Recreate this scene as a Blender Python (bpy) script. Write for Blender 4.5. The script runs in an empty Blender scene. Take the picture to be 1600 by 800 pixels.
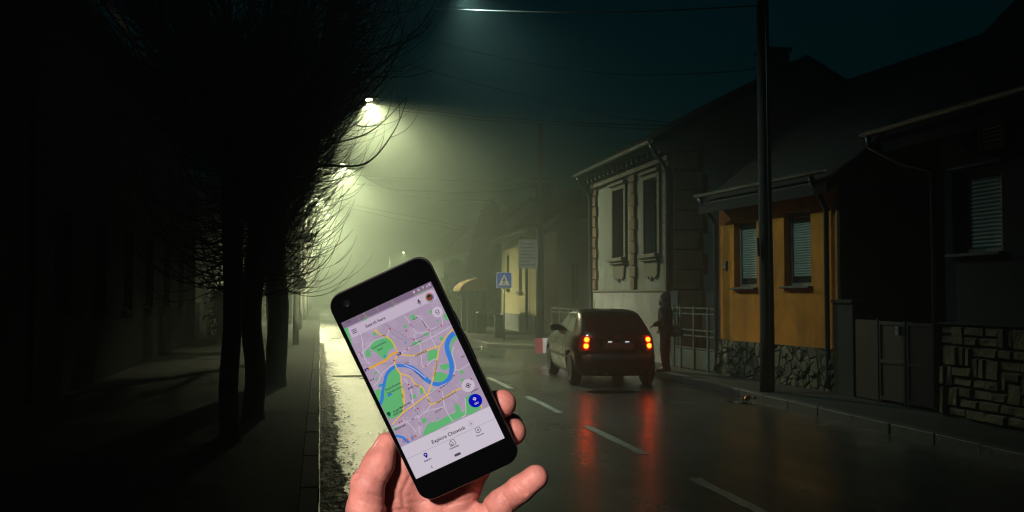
import bpy, math, random
import numpy as np
from mathutils import Vector, Matrix, noise as mnoise

random.seed(7)
rng = np.random.default_rng(7)
scene = bpy.context.scene
COL = scene.collection
R = math.radians

SKY_TINT = (0.01, 0.66, 0.72, 1)
SKY_STRENGTH = 0.14
HAZE = 0.0172
HAZE_G = 0.84
ROAD_R0, ROAD_R1 = 0.24, 0.46
BRAKE = 25.0
HEAD = 480.0
ADDED_LANTERN = 430  # power of the added lantern that lights the hand
WARM = (1.0, .96, .54)
# pole x, pole y, lamp x, lamp y, lamp z, label, power, colour, cone, blend, aim, lens glow
LAMPS = [
 (-.80, 19.3, 2.45, 18.0, 7.25, 'street lamp on the left whose head hangs just above the top of the picture', 760, (.60, 1.0, .94), 122, .85, (0, -22, 0), 10),
 (-.74, 33.2, 1.48, 33.0, 7.95, 'brightest street lamp in view, its cone of light falling through the fog', 14500, WARM, 107, .85, (-26, -14, 0), 35),
 (-.90, 47.0, -.12, 48.0, 7.90, 'street lamp half hidden in twigs just left of the second lamp', 2000, WARM, 104, .6, (-25, -14, 0), 22),
 (-.90, 49.8, 1.03, 50.0, 8.00, 'second street lamp down the road with the sagging pale cable', 15500, WARM, 108, .7, (-25, -5, 0), 25),
 (-.90, 65.0, -.30, 65.0, 7.95, 'third street lamp down the road, low among the twigs', 26000, WARM, 108, .7, (-25, -5, 0), 22),
 (-.90, 82.0, .60, 82.0, 7.95, 'fourth street lamp down the road, lost behind the fog', 13000, WARM, 130, .6, -10, 15),
 (7.30, 110.0, 8.75, 110.0, 6.2, 'tiny far street lamp on the right side, a spark above the phone', 4000, WARM, 160, .5, 0, 60),
 (-.90, 100.0, .60, 100.0, 7.95, 'fifth street lamp down the road, lost behind the fog', 13000, WARM, 140, .6, 0, 15),
 (-.90, 120.0, .60, 120.0, 7.95, 'sixth street lamp down the road, lost behind the fog', 13000, WARM, 140, .6, 0, 15),
]
SKY_ROT = -2
MAP_RIVER = [[30.71,19.38],[26.67,17.9],[23.05,14.1],[21.78,9.61],[21.34,4.73],[19.61,-0.39],[16.44,-4.85],[12.66,-6.65],[9.32,-6.61],[5.88,-4.99],[3.61,-2.66],[1.68,0.37],[0.24,4.45],[-1.36,8.17],[-3.29,11.19],[-6.29,13.7],[-9.66,15.45],[-11.95,15.93],[-14.59,15.65],[-17.64,14.53],[-20.32,12.4],[-23.32,8.71],[-26.12,4.93],[-28.65,1.01],[-30.66,-1.45]]
MAP_RIVER2 = [[-28.32,1.69],[-26.65,3.46],[-28.64,0.14],[-30.99,-2.16]]
MAP_RIVER3 = [[-30.99,-24.37],[-27.35,-27.37],[-26.11,-30.09],[-25.33,-32.35]]
MAP_PARKS = [[[-19.68,34.95],[-16.82,36.56],[-12.4,36.18],[-8.14,34.61],[-6.39,32.1],[-6.67,28.86],[-8.34,27.1],[-11.9,26.66],[-14.38,23.17],[-16.93,23.09],[-18.36,27.15],[-19.59,29.84],[-21.85,33.01]],[[-13.22,15.0],[-11.13,12.33],[-11.42,9.07],[-12.71,5.43],[-15.0,-0.3],[-17.6,-7.59],[-28.94,-2.26],[-26.62,1.76],[-22.97,7.7],[-19.46,11.57],[-16.1,14.23]],[[-30.12,7.65],[-26.69,6.04],[-30.33,-0.75],[-33.06,-0.32]],[[-27.1,10.47],[-17.17,6.65],[-13.03,3.86],[-14.32,-0.63],[-16.79,-7.13],[-21.44,-13.05],[-29.11,-13.28],[-30.51,-10.91],[-30.34,0.09],[-25.51,4.62]],[[10.57,15.71],[15.34,15.17],[15.87,12.38],[13.93,9.48],[9.33,9.51],[8.27,11.71]],[[14.2,4.69],[19.27,2.99],[18.1,0.49],[14.68,0.9],[13.04,3.11]],[[9.67,1.3],[12.58,0.36],[15.87,-3.73],[13.72,-5.27],[9.97,-5.22],[6.63,-3.39],[6.82,-1.19]],[[29.9,17.65],[31.68,16.99],[29.96,15.09],[25.93,12.75],[23.19,7.26],[23.21,9.79],[25.89,14.46]],[[-15.65,-32.02],[-12.29,-28.47],[-8.23,-26.1],[-2.92,-27.32],[5.79,-26.71],[9.89,-26.93],[11.33,-22.06],[13.76,-24.05],[13.52,-29.07],[16.76,-28.45],[14.94,-31.44],[12.03,-31.36],[3.49,-31.62],[-6.93,-32.28]],[[-11.22,-21.7],[-8.89,-22.12],[-9.12,-24.4],[-12.19,-24.66]],[[19.84,-20.94],[25.3,-20.95],[27.12,-26.07],[25.02,-31.48],[15.0,-31.3]],[[10.03,40.86],[11.75,41.31],[12.97,39.48],[11.82,37.92],[9.6,38.53]],[[3.59,37.13],[5.22,37.21],[5.04,35.61],[3.46,35.25]],[[12.55,27.04],[14.91,27.62],[16.14,25.78],[14.52,25.02],[12.74,25.68]],[[20.63,20.72],[22.63,20.89],[23.14,18.96],[21.05,18.41]],[[21.91,38.42],[23.59,38.98],[24.04,37.26],[22.52,36.7]],[[23.76,31.32],[25.01,31.33],[24.8,30.33],[23.68,30.26]],[[29.56,32.99],[30.95,32.76],[30.54,28.32],[29.15,29.98]],[[-24.74,33.09],[-22.18,32.32],[-22.97,28.89],[-25.34,28.3],[-26.05,30.33]],[[-16.39,41.0],[-14.19,41.23],[-14.02,39.47],[-15.88,39.07]],[[-26.03,18.04],[-24.33,18.09],[-24.44,16.45],[-25.7,16.62]],[[-27.22,14.11],[-25.93,14.35],[-25.85,13.12],[-26.93,12.95]],[[21.47,-9.34],[23.32,-9.35],[23.72,-10.82],[21.95,-11.01]],[[24.02,-2.46],[24.93,-3.74],[25.4,-6.33],[23.62,-6.18],[23.41,-4.3]],[[-4.38,-3.58],[-1.66,-3.16],[-2.62,-6.11],[-5.33,-7.39]],[[-9.96,-5.64],[-8.26,-5.59],[-8.6,-7.56],[-10.44,-7.55]],[[2.17,-7.51],[3.47,-7.44],[3.36,-8.92],[2.14,-9.02]],[[3.25,25.06],[10.23,23.9],[8.73,22.49],[4.49,22.36]],[[-31.54,52.17],[-28.99,51.39],[-29.28,48.16],[-31.49,37.39],[-33.2,38.19]],[[-18.67,52.03],[-15.95,51.6],[-15.76,50.25],[-18.54,50.55]],[[1.82,52.13],[3.44,52.04],[3.33,50.75],[1.88,50.84]],[[-11.6,54.61],[-9.91,54.66],[-9.99,53.27],[-11.41,53.26]],[[17.04,52.57],[24.92,51.58],[24.8,50.97],[17.06,51.72]],[[-30.74,-18.5],[-28.34,-18.77],[-27.97,-20.66],[-30.02,-20.54]],[[-3.64,-25.27],[-1.93,-25.22],[-2.08,-26.43]],[[-10.31,-5.49],[-8.06,-5.7],[-8.74,-7.51],[-10.52,-7.36]]]
MAP_PONDS = [[[-16.09,25.24],[-14.94,25.54],[-14.81,24.39],[-16.03,23.94]],[[-0.03,27.86],[0.51,27.77],[0.21,26.06],[-0.3,26.04]],[[-13.22,34.45],[-11.93,34.53],[-11.99,33.88],[-13.08,33.88]],[[2.96,1.3],[3.78,1.26],[3.59,0.16],[2.78,0.2]],[[-6.22,7.65],[-5.09,7.37],[-4.97,6.72],[-6.1,7.0]],[[-24.74,1.28],[-22.02,1.71],[-21.32,0.53],[-24.48,0.06]],[[-27.25,9.28],[-24.19,9.54],[-23.97,8.59],[-26.99,8.06]],[[-21.56,12.98],[-20.21,14.04],[-20.13,13.16],[-21.61,12.15]]]
MAP_THICK = [[[-30.17,21.68],[-22.52,21.9],[-15.73,22.11],[-11.67,23.59],[-8.28,23.69],[-6.79,22.4]]]
MAP_YELLOW = [[[-13.54,42.61],[-12.11,38.57],[-8.82,34.93],[-7.23,31.23],[-6.97,26.46],[-7.07,22.7]],[[-6.21,21.88],[-2.76,19.42],[2.04,17.17],[9.36,16.7],[14.29,16.51],[19.06,15.96],[23.76,18.84],[31.16,22.13]],[[19.06,15.96],[16.08,12.28],[13.11,7.74],[7.8,0.9],[2.14,-5.79],[-2.22,-9.71]],[[-1.89,-9.02],[-12.25,-11.4],[-21.6,-13.4],[-30.08,-17.1]],[[-6.89,22.2],[-11.09,19.51],[-11.85,14.36],[-11.1,10.62],[-6.59,5.96],[-6.19,2.37],[-5.29,-0.18],[-2.51,-3.18],[-2.28,-6.27],[-2.05,-9.36]],[[-11.1,10.62],[-13.7,3.35],[-17.4,-7.68]],[[-13.99,0.06],[-16.79,-7.13],[-21.26,-13.56]],[[-1.89,-9.02],[-2.16,-13.16],[-1.76,-15.9],[6.76,-15.65],[14.93,-14.37],[19.88,-14.56]],[[-15.68,55.68],[-15.61,51.45]],[[-13.77,43.01],[-13.73,40.46]],[[26.82,-27.63],[26.06,-31.97]]]
MAP_WHITE = [[[-30.32,31.91],[-24.41,33.78],[-18.34,36.01],[-14.1,36.13],[-8.66,35.27]],[[-5.01,21.74],[2.27,22.98],[9.74,22.86],[19.08,23.14],[32.13,24.21]],[[8.76,29.65],[8.13,35.43],[7.35,40.84],[6.63,42.86]],[[8.76,29.65],[13.72,27.75],[17.28,28.2],[15.73,37.35]],[[8.08,21.1],[3.55,9.68],[5.28,8.02],[11.03,9.57],[13.76,9.13]],[[17.46,27.69],[16.21,22.37],[16.68,16.23]],[[-11.91,17.78],[-21.39,15.44],[-25.59,11.9],[-29.48,10.76]],[[-10.68,6.18],[-9.61,3.12],[-9.84,-2.72],[-12.31,-10.08]],[[13.47,39.67],[15.89,37.7]],[[-23.59,46.05],[-23.51,40.96],[-27.4,29.27],[-24.55,21.16],[-22.05,14.06]],[[-7.8,15.85],[-1.88,8.84],[2.01,1.07]],[[2.86,-7.83],[9.68,-7.63],[15.48,-7.8]],[[-2.05,-9.36],[4.24,-8.48]],[[26.98,11.41],[23.98,8.58],[23.08,3.07],[21.82,-1.43],[18.81,-4.26]],[[21.49,-2.12],[24.24,-3.41],[32.39,-2.14]],[[7.91,29.63],[6.63,26.01],[8.08,21.1]],[[-5.16,39.12],[-8.66,35.27]],[[28.19,33.63],[25.96,27.09],[22.73,27.34],[17.11,27.86]],[[-9.19,-1.34],[-12.09,-11.05],[-12.63,-19.33],[-7.18,-18.48],[4.47,-20.54]],[[-12.63,-19.33],[-13.91,-23.85],[-16.88,-30.16]],[[-22.91,-17.06],[-20.11,-20.94],[-18.29,-27.78]],[[-1.76,-15.9],[-8.19,-18.85]],[[7.07,-14.09],[5.16,-20.86],[5.29,-27.76],[6.05,-31.54]],[[19.17,-21.48],[15.59,-30.04],[11.87,-31.71]],[[5.16,-20.86],[8.04,-11.13]],[[-31.92,-19.22],[-24.24,-18.99],[-12.63,-19.33]]]
MAP_RAIL = [[[-7.31,45.17],[-2.75,37.15],[3.18,28.47],[10.36,25.95],[20.87,26.94],[33.46,25.27]],[[-32.79,26.72],[-24.58,22.87],[-11.58,18.47],[-3.19,14.96]],[[-23.97,-14.85],[-10.02,-12.02],[7.97,-7.7]],[[-6.87,54.92],[-6.56,50.83]],[[4.79,55.77],[3.65,52.11]],[[-5.4,39.52],[-3.24,32.61],[5.64,26.6],[24.37,27.29]]]
MAP_STATIONS = [[-5.03,39.05],[3.79,33.66],[17.11,27.86],[5.87,26.53],[25.34,27.21],[-0.88,22.51],[-11.16,19.71],[5.38,7.89],[-9.49,1.96],[6.02,-10.42],[18.93,-5.26],[27.9,-11.76],[-10.76,-14.49],[-25.15,-17.71],[-23.58,-17.59]]
MAP_TEXT = [('Search here',(-11.43,46.72),4.6,0,'k'),('11:40',(-26.69,53.94),2.2,0,'g'),('Gunnersbury',(-15.6,32.61),2.9,3,'k'),('Park',(-16.06,29.87),2.9,3,'k'),('CHISWICK',(6.2,16.57),2.5,0,'k'),('A406',(-10.38,36.75),1.9,-38,'br'),('Chiswick High Rd',(5.72,23.56),1.7,4,'k'),('The Avenue',(16.0,32.59),1.7,-84,'k'),('Great Chertsey Rd',(10.47,3.9),2.0,55,'br'),('River Thames',(-0.89,4.72),2.1,-66,'bl'),('Royal Botanic',(-18.97,4.97),2.9,2,'k'),('Gardens,Kew',(-19.0,2.43),2.9,2,'k'),('KEW',(-9.2,-0.64),2.6,2,'k'),('A205',(-4.93,-1.2),1.9,-40,'br'),('A307',(-16.04,-3.04),1.8,-100,'br'),('A205',(-2.43,-12.86),1.9,-82,'br'),('Upper Richmond Rd W',(8.61,-15.66),2.3,4,'br'),('Royal Mid-Surrey',(-19.55,-9.42),2.7,6,'k'),('Golf Club',(-23.13,-11.66),2.7,4,'k'),('Richmond',(-26.13,-20.67),2.8,2,'k'),('Explore Chiswick',(-0.45,-38.24),5.3,0,'k'),('Explore',(-19.19,-47.27),2.5,0,'nv'),('Commute',(-0.5,-46.97),2.5,0,'k'),('For you',(17.92,-46.73),2.5,0,'k'),('GO',(24.42,-27.36),2.7,0,'w'),('London',(26.77,-19.23),2.5,3,'k'),('Chiswick Rd',(0.32,-21.32),1.6,8,'k'),('Sheen Rd',(-12.61,-16.09),1.5,-88,'k'),('Mortlake High St',(11.26,-8.2),1.6,8,'k'),('Kew Rd',(-11.32,-5.85),1.5,-100,'k'),('A305',(-16.65,-19.31),1.7,4,'k'),('A316',(-13.91,-23.85),1.7,-100,'k'),('Grove Rd',(-5.6,14.82),1.6,-5,'k'),('Bollo Ln',(8.31,34.92),1.5,-78,'k'),('Bath Rd',(12.39,38.24),1.5,6,'k'),('M4',(-6.83,22.34),1.7,0,'w'),('M4',(-29.07,21.33),1.7,0,'w'),('WH',(29.27,3.39),2.3,3,'k'),('ford',(-29.1,14.57),2.4,2,'k'),('S Ealing Rd',(-28.29,31.8),1.5,-82,'k')]
MAP_POINT = {"menu":[-25.84,47.14],"mic":[18.97,46.56],"avatar":[26.18,46.63],"layers":[26.72,36.04],"locate":[24.42,-14.72],"go":[24.45,-25.49],"chev":[15.61,-37.75],"pin":[-19.04,-44.07],"comm":[-0.35,-43.95],"foryou":[18.03,-43.43],"pill":[-0.47,-52.15],"back":[-18.76,-52.46],"handle":[-0.37,-33.91],"golfpin":[-28.89,-10.14],"bar0":[-28.13,50.57],"bar1":[31.01,48.57],"barb":[-29.21,43.92],"barbr":[29.59,43.78],"sheet_l":[-30.83,-32.59],"sheet_r":[29.82,-32.03],"div_l":[-30.72,-41.65],"div_r":[29.5,-40.86],"loc":[18.37,53.63],"eye":[21.8,53.46],"wifi":[24.98,53.48],"sig":[27.72,53.46],"bat":[29.95,53.42],"lens":[-22.75,65.02],"statusb":[-27.94,51.32]}
# ---------------------------------------------------------------- render set-up
scene.render.engine = 'CYCLES'
scene.view_settings.view_transform = 'Standard'
scene.view_settings.look = 'None'
scene.view_settings.exposure = 0.0
scene.view_settings.gamma = 1.0
scene.view_settings.use_curve_mapping = False
cy = scene.cycles
cy.use_adaptive_sampling = False
cy.use_denoising = True
try:
    cy.denoiser = 'OPENIMAGEDENOISE'
    cy.denoising_prefilter = 'ACCURATE'
except Exception:
    pass
cy.max_bounces = 6
cy.diffuse_bounces = 2
cy.glossy_bounces = 3
cy.transmission_bounces = 4
cy.volume_bounces = 0
cy.transparent_max_bounces = 6
cy.sample_clamp_indirect = 1.5
cy.sample_clamp_direct = 0.0
cy.caustics_reflective = False
cy.caustics_refractive = False
cy.use_light_tree = True
scene.cycles.pixel_filter_type = 'BLACKMAN_HARRIS'
scene.cycles.filter_width = 1.25

# ---------------------------------------------------------------- camera
CAM = Vector((0, 0, 1.7))
psi = math.atan(300 / 1600)
tilt = math.atan(60 / 1600)
FW = Vector((math.sin(psi) * math.cos(tilt), math.cos(psi) * math.cos(tilt), math.sin(tilt)))
RT = Vector((math.cos(psi), -math.sin(psi), 0))
UP = RT.cross(FW)
cam_data = bpy.data.cameras.new('camera')
cam_data.sensor_width = 36.0
cam_data.lens = 36.0
cam_data.clip_start = 0.02
cam_data.clip_end = 2000
cam = bpy.data.objects.new('camera', cam_data)
COL.objects.link(cam)
cam.matrix_world = Matrix(((RT.x, UP.x, -FW.x, CAM.x), (RT.y, UP.y, -FW.y, CAM.y), (RT.z, UP.z, -FW.z, CAM.z), (0, 0, 0, 1)))
scene.camera = cam

# ---------------------------------------------------------------- materials
def mat(name, color, rough=0.8, metallic=0.0, var=0.25, scale=4.0, bump=0.0, bscale=40.0, stain=0.0, spec=0.5, sss=0.0, coat=0.0, rvar=0.0):
    m = bpy.data.materials.new(name)
    m.use_nodes = True
    nt = m.node_tree
    N, L = nt.nodes, nt.links
    b = N['Principled BSDF']
    b.inputs['Roughness'].default_value = rough
    b.inputs['Metallic'].default_value = metallic
    b.inputs['Specular IOR Level'].default_value = spec
    if coat:
        b.inputs['Coat Weight'].default_value = coat
        b.inputs['Coat Roughness'].default_value = 0.05
    tc = N.new('ShaderNodeTexCoord')
    n1 = N.new('ShaderNodeTexNoise')
    n1.inputs['Scale'].default_value = scale
    n1.inputs['Detail'].default_value = 6
    n1.inputs['Roughness'].default_value = 0.65
    L.new(tc.outputs['Object'], n1.inputs['Vector'])
    ramp = N.new('ShaderNodeValToRGB')
    e = ramp.color_ramp.elements
    c = Vector(color[:3])
    e[0].position, e[1].position = 0.3, 0.7
    lo, hi = c * (1 - var), c * (1 + var * 0.6)
    e[0].color = (*lo, 1)
    e[1].color = (*[min(1, x) for x in hi], 1)
    L.new(n1.outputs['Fac'], ramp.inputs['Fac'])
    out = ramp.outputs['Color']
    if stain:
        n2 = N.new('ShaderNodeTexNoise')
        n2.inputs['Scale'].default_value = 1.3
        n2.inputs['Detail'].default_value = 8
        n2.inputs['Roughness'].default_value = 0.7
        mp = N.new('ShaderNodeMapping')
        mp.inputs['Scale'].default_value = (1, 1, 0.45)
        L.new(tc.outputs['Object'], mp.inputs['Vector'])
        L.new(mp.outputs['Vector'], n2.inputs['Vector'])
        r2 = N.new('ShaderNodeValToRGB')
        r2.color_ramp.elements[0].position, r2.color_ramp.elements[1].position = 0.42, 0.6
        r2.color_ramp.elements[0].color = (1 - stain, 1 - stain, 1 - stain, 1)
        r2.color_ramp.elements[1].color = (1, 1, 1, 1)
        L.new(n2.outputs['Fac'], r2.inputs['Fac'])
        mx = N.new('ShaderNodeMixRGB')
        mx.blend_type = 'MULTIPLY'
        mx.inputs['Fac'].default_value = 1
        L.new(out, mx.inputs['Color1'])
        L.new(r2.outputs['Color'], mx.inputs['Color2'])
        out = mx.outputs['Color']
    L.new(out, b.inputs['Base Color'])
    if rvar:
        mr = N.new('ShaderNodeMapRange')
        mr.inputs['To Min'].default_value = max(0, rough - rvar)
        mr.inputs['To Max'].default_value = min(1, rough + rvar)
        mr.inputs['From Min'].default_value = 0.3
        mr.inputs['From Max'].default_value = 0.7
        L.new(n1.outputs['Fac'], mr.inputs['Value'])
        L.new(mr.outputs['Result'], b.inputs['Roughness'])
    if bump:
        n3 = N.new('ShaderNodeTexNoise')
        n3.inputs['Scale'].default_value = bscale
        n3.inputs['Detail'].default_value = 5
        L.new(tc.outputs['Object'], n3.inputs['Vector'])
        bp = N.new('ShaderNodeBump')
        bp.inputs['Strength'].default_value = bump
        bp.inputs['Distance'].default_value = 0.02
        L.new(n3.outputs['Fac'], bp.inputs['Height'])
        L.new(bp.outputs['Normal'], b.inputs['Normal'])
    if sss:
        b.inputs['Subsurface Weight'].default_value = sss
        b.inputs['Subsurface Radius'].default_value = (1, 0.35, 0.2)
        b.inputs['Subsurface Scale'].default_value = 0.004
    return m

def emit(name, color, strength):
    m = bpy.data.materials.new(name)
    m.use_nodes = True
    nt = m.node_tree
    nt.nodes.remove(nt.nodes['Principled BSDF'])
    e = nt.nodes.new('ShaderNodeEmission')
    e.inputs['Color'].default_value = (*color, 1)
    e.inputs['Strength'].default_value = strength
    nt.links.new(e.outputs[0], nt.nodes['Material Output'].inputs['Surface'])
    return m

def srgb(r, g, b):
    return tuple((x / 255 / 12.92) if x / 255 <= 0.04045 else ((x / 255 + 0.055) / 1.055) ** 2.4 for x in (r, g, b))

# ---------------------------------------------------------------- mesh builder
class MB:
    def __init__(self):
        self.v, self.f, self.mi = [], [], []
    def add(self, vs, fs, mi=0, M=None):
        o = len(self.v)
        if M is not None:
            vs = [M @ Vector(p) for p in vs]
        self.v += [tuple(p) for p in vs]
        self.f += [tuple(i + o for i in q) for q in fs]
        self.mi += [mi] * len(fs)
        return self
    def box(self, x0, x1, y0, y1, z0, z1, M=None, mi=0):
        vs = [(x, y, z) for x in (x0, x1) for y in (y0, y1) for z in (z0, z1)]
        fs = [(0, 1, 3, 2), (4, 6, 7, 5), (0, 4, 5, 1), (2, 3, 7, 6), (0, 2, 6, 4), (1, 5, 7, 3)]
        return self.add(vs, fs, mi, M)
    def quad(self, a, b, c, d, mi=0):
        return self.add([a, b, c, d], [(0, 1, 2, 3)], mi)
    def prism(self, pts, z0, z1, M=None, mi=0):
        n = len(pts)
        vs = [(x, y, z0) for x, y in pts] + [(x, y, z1) for x, y in pts]
        fs = [tuple(range(n - 1, -1, -1)), tuple(range(n, 2 * n))]
        fs += [(i, (i + 1) % n, n + (i + 1) % n, n + i) for i in range(n)]
        return self.add(vs, fs, mi, M)
    def tube(self, pts, r, n=8, mi=0, caps=True, M=None):
        pts = [Vector(p) for p in pts]
        k = len(pts)
        rs = r if isinstance(r, (list, tuple)) else [r] * k
        vs, fs = [], []
        ref = None
        for i, p in enumerate(pts):
            d = (pts[min(i + 1, k - 1)] - pts[max(i - 1, 0)])
            d = d.normalized() if d.length > 1e-9 else Vector((0, 0, 1))
            if ref is None:
                ref = d.orthogonal().normalized()
            a = (ref - d * ref.dot(d))
            a = a.normalized() if a.length > 1e-6 else d.orthogonal().normalized()
            ref = a
            b = d.cross(a)
            for j in range(n):
                t = 2 * math.pi * j / n
                vs.append(p + (a * math.cos(t) + b * math.sin(t)) * rs[i])
        for i in range(k - 1):
            for j in range(n):
                j2 = (j + 1) % n
                fs.append((i * n + j, i * n + j2, (i + 1) * n + j2, (i + 1) * n + j))
        if caps:
            fs.append(tuple(range(n - 1, -1, -1)))
            fs.append(tuple(range((k - 1) * n, k * n)))
        return self.add(vs, fs, mi, M)
    def lathe(self, prof, n=24, M=None, mi=0):
        """prof: (radius, height) pairs turned about local z."""
        vs, fs = [], []
        for r_, z in prof:
            for j in range(n):
                t = 2 * math.pi * j / n
                vs.append((r_ * math.cos(t), r_ * math.sin(t), z))
        for i in range(len(prof) - 1):
            for j in range(n):
                j2 = (j + 1) % n
                fs.append((i * n + j, i * n + j2, (i + 1) * n + j2, (i + 1) * n + j))
        fs.append(tuple(range(n - 1, -1, -1)))
        fs.append(tuple(range((len(prof) - 1) * n, len(prof) * n)))
        return self.add(vs, fs, mi, M)
    def build(self, name, m, parent=None, smooth=False, bevel=0.0, label=None, loc=None, weld=False):
        me = bpy.data.meshes.new(name)
        me.from_pydata(self.v, [], self.f)
        for mm in (m if isinstance(m, (list, tuple)) else [m]):
            me.materials.append(mm)
        if any(self.mi):
            me.polygons.foreach_set('material_index', self.mi)
        if smooth:
            me.polygons.foreach_set('use_smooth', [True] * len(me.polygons))
        me.update()
        o = bpy.data.objects.new(name, me)
        COL.objects.link(o)
        if parent is not None:
            o.parent = parent
        if loc is not None:
            o.location = loc
        if weld:
            w = o.modifiers.new('weld', 'WELD')
            w.merge_threshold = 1e-4
        if bevel:
            b = o.modifiers.new('bevel', 'BEVEL')
            b.width = bevel
            b.segments = 2
            b.limit_method = 'ANGLE'
        if label:
            o['label'] = label
        return o

def tag(o, label, cat, group=None):
    o['label'], o['category'] = label, cat
    if group:
        o['group'] = group
    return o

def thing(name, label, cat, loc=(0, 0, 0), rz=0.0, group=None):
    o = bpy.data.objects.new(name, None)
    o.empty_display_size = 0.2
    COL.objects.link(o)
    o.location = loc
    o.rotation_euler = (0, 0, rz)
    return tag(o, label, cat, group)

def struct(name, mb, m, kind='structure', **k):
    o = mb.build(name, m, **k)
    o['kind'] = kind
    return o

def copy_tree(o, parent=None):
    c = o.copy()
    COL.objects.link(c)
    if parent is not None:
        c.parent = parent
    for ch in list(o.children):
        copy_tree(ch, c)
    return c

# ---------------------------------------------------------------- implicit surfaces (bodies, hand)
def snet(fn, lo, hi, h):
    """Surface net of fn(X, Y, Z) < 0 on a regular grid: (verts, quads)."""
    ax = [np.arange(lo[i], hi[i] + h, h, dtype=np.float32) for i in range(3)]
    X, Y, Z = np.meshgrid(*ax, indexing='ij')
    V = fn(X, Y, Z).astype(np.float32)
    S = V < 0
    n = np.array(V.shape)
    cnt = np.zeros(tuple(n - 1), np.int8)
    offs = [(i, j, k) for i in (0, 1) for j in (0, 1) for k in (0, 1)]
    sl = lambda o: tuple(slice(o[a], n[a] - 1 + o[a]) for a in range(3))
    for o in offs:
        cnt += S[sl(o)]
    mask = (cnt > 0) & (cnt < 8)
    ci = np.argwhere(mask)
    idx = -np.ones(mask.shape, np.int64)
    idx[mask] = np.arange(len(ci))
    acc = np.zeros((len(ci), 3)); num = np.zeros(len(ci))
    for a in offs:
        for d in range(3):
            if a[d]:
                continue
            b = list(a); b[d] = 1
            va = V[tuple((ci + a).T)]; vb = V[tuple((ci + b).T)]
            cr = (va < 0) != (vb < 0)
            t = np.where(cr, va / np.where(va == vb, 1, va - vb), 0)
            p = np.array(a)[None] + 0.0 + t[:, None] * (np.array(b) - np.array(a))[None]
            acc[cr] += p[cr]; num[cr] += 1
    verts = (ci + acc / np.maximum(num, 1)[:, None]) * h + np.array([lo[0], lo[1], lo[2]])
    faces = []
    for d in range(3):
        e1, e2 = [(1, 2), (2, 0), (0, 1)][d]
        A = [slice(None)] * 3; B = [slice(None)] * 3
        A[d] = slice(0, n[d] - 1); B[d] = slice(1, n[d])
        for q in (e1, e2):
            A[q] = slice(1, n[q] - 1); B[q] = slice(1, n[q] - 1)
        sa, sb = S[tuple(A)], S[tuple(B)]
        for flip, m_ in ((False, sa & ~sb), (True, ~sa & sb)):
            g = np.argwhere(m_)
            for q in (e1, e2):
                g[:, q] += 1
            if not len(g):
                continue
            c = []
            for (u, w) in ((-1, -1), (0, -1), (0, 0), (-1, 0)):
                gg = g.copy(); gg[:, e1] += u; gg[:, e2] += w
                c.append(idx[tuple(gg.T)])
            f = np.stack(c, 1)
            faces.append(f[:, ::-1] if flip else f)
    return verts, np.concatenate(faces)

def cap(X, Y, Z, a, b, ra, rb):
    a = np.array(a, np.float32); b = np.array(b, np.float32)
    d = b - a
    L = float(d @ d) + 1e-9
    t = np.clip(((X - a[0]) * d[0] + (Y - a[1]) * d[1] + (Z - a[2]) * d[2]) / L, 0, 1)
    return np.sqrt((X - a[0] - t * d[0]) ** 2 + (Y - a[1] - t * d[1]) ** 2 + (Z - a[2] - t * d[2]) ** 2) - (ra + (rb - ra) * t)

def ell(X, Y, Z, c, r):
    k = np.sqrt(((X - c[0]) / r[0]) ** 2 + ((Y - c[1]) / r[1]) ** 2 + ((Z - c[2]) / r[2]) ** 2)
    return (k - 1) * min(r)

def smin(a, b, k):
    h = np.clip(0.5 + 0.5 * (b - a) / k, 0, 1)
    return b + (a - b) * h - k * h * (1 - h)

def mesh_np(name, verts, faces, m, parent=None, loc=None, smooth=True):
    me = bpy.data.meshes.new(name)
    me.from_pydata(verts.tolist(), [], faces.tolist())
    me.materials.append(m)
    me.polygons.foreach_set('use_smooth', [smooth] * len(me.polygons))
    me.update()
    o = bpy.data.objects.new(name, me)
    COL.objects.link(o)
    if parent is not None:
        o.parent = parent
    if loc is not None:
        o.location = loc
    return o

# ---------------------------------------------------------------- night sky, moonlight, fog
world = bpy.data.worlds.new('World')
scene.world = world
world.use_nodes = True
wn, wl = world.node_tree.nodes, world.node_tree.links
sky = wn.new('ShaderNodeTexSky')
sky.sky_type = 'NISHITA'
sky.sun_disc = False
sky.sun_elevation = R(-4)
sky.sun_rotation = R(SKY_ROT)
tint = wn.new('ShaderNodeMixRGB')
tint.blend_type = 'MULTIPLY'
tint.inputs['Fac'].default_value = 1
tint.inputs['Color2'].default_value = SKY_TINT
wl.new(sky.outputs['Color'], tint.inputs['Color1'])
wl.new(tint.outputs['Color'], wn['Background'].inputs['Color'])
wn['Background'].inputs['Strength'].default_value = SKY_STRENGTH

sun = bpy.data.lights.new('moonlight', 'SUN')
sun.energy = 0.004
sun.angle = R(10)
sun.color = (0.6, 0.9, 1.0)
so = bpy.data.objects.new('moonlight', sun)
COL.objects.link(so)
so.rotation_euler = (R(55), 0, R(-20))

hz = MB().box(-60, 80, -25, 175, -1.2, 14)
hm = bpy.data.materials.new('haze')
hm.use_nodes = True
hn = hm.node_tree.nodes
hn.remove(hn['Principled BSDF'])
pv = hn.new('ShaderNodeVolumePrincipled')
pv.inputs['Color'].default_value = (0.77, 0.93, 0.85, 1)
pv.inputs['Density'].default_value = HAZE
pv.inputs['Anisotropy'].default_value = HAZE_G
hm.node_tree.links.new(pv.outputs['Volume'], hn['Material Output'].inputs['Volume'])
ho = struct('haze', hz, hm, kind='stuff')
tag(ho, 'pale green night fog filling the whole street', 'fog')

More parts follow.
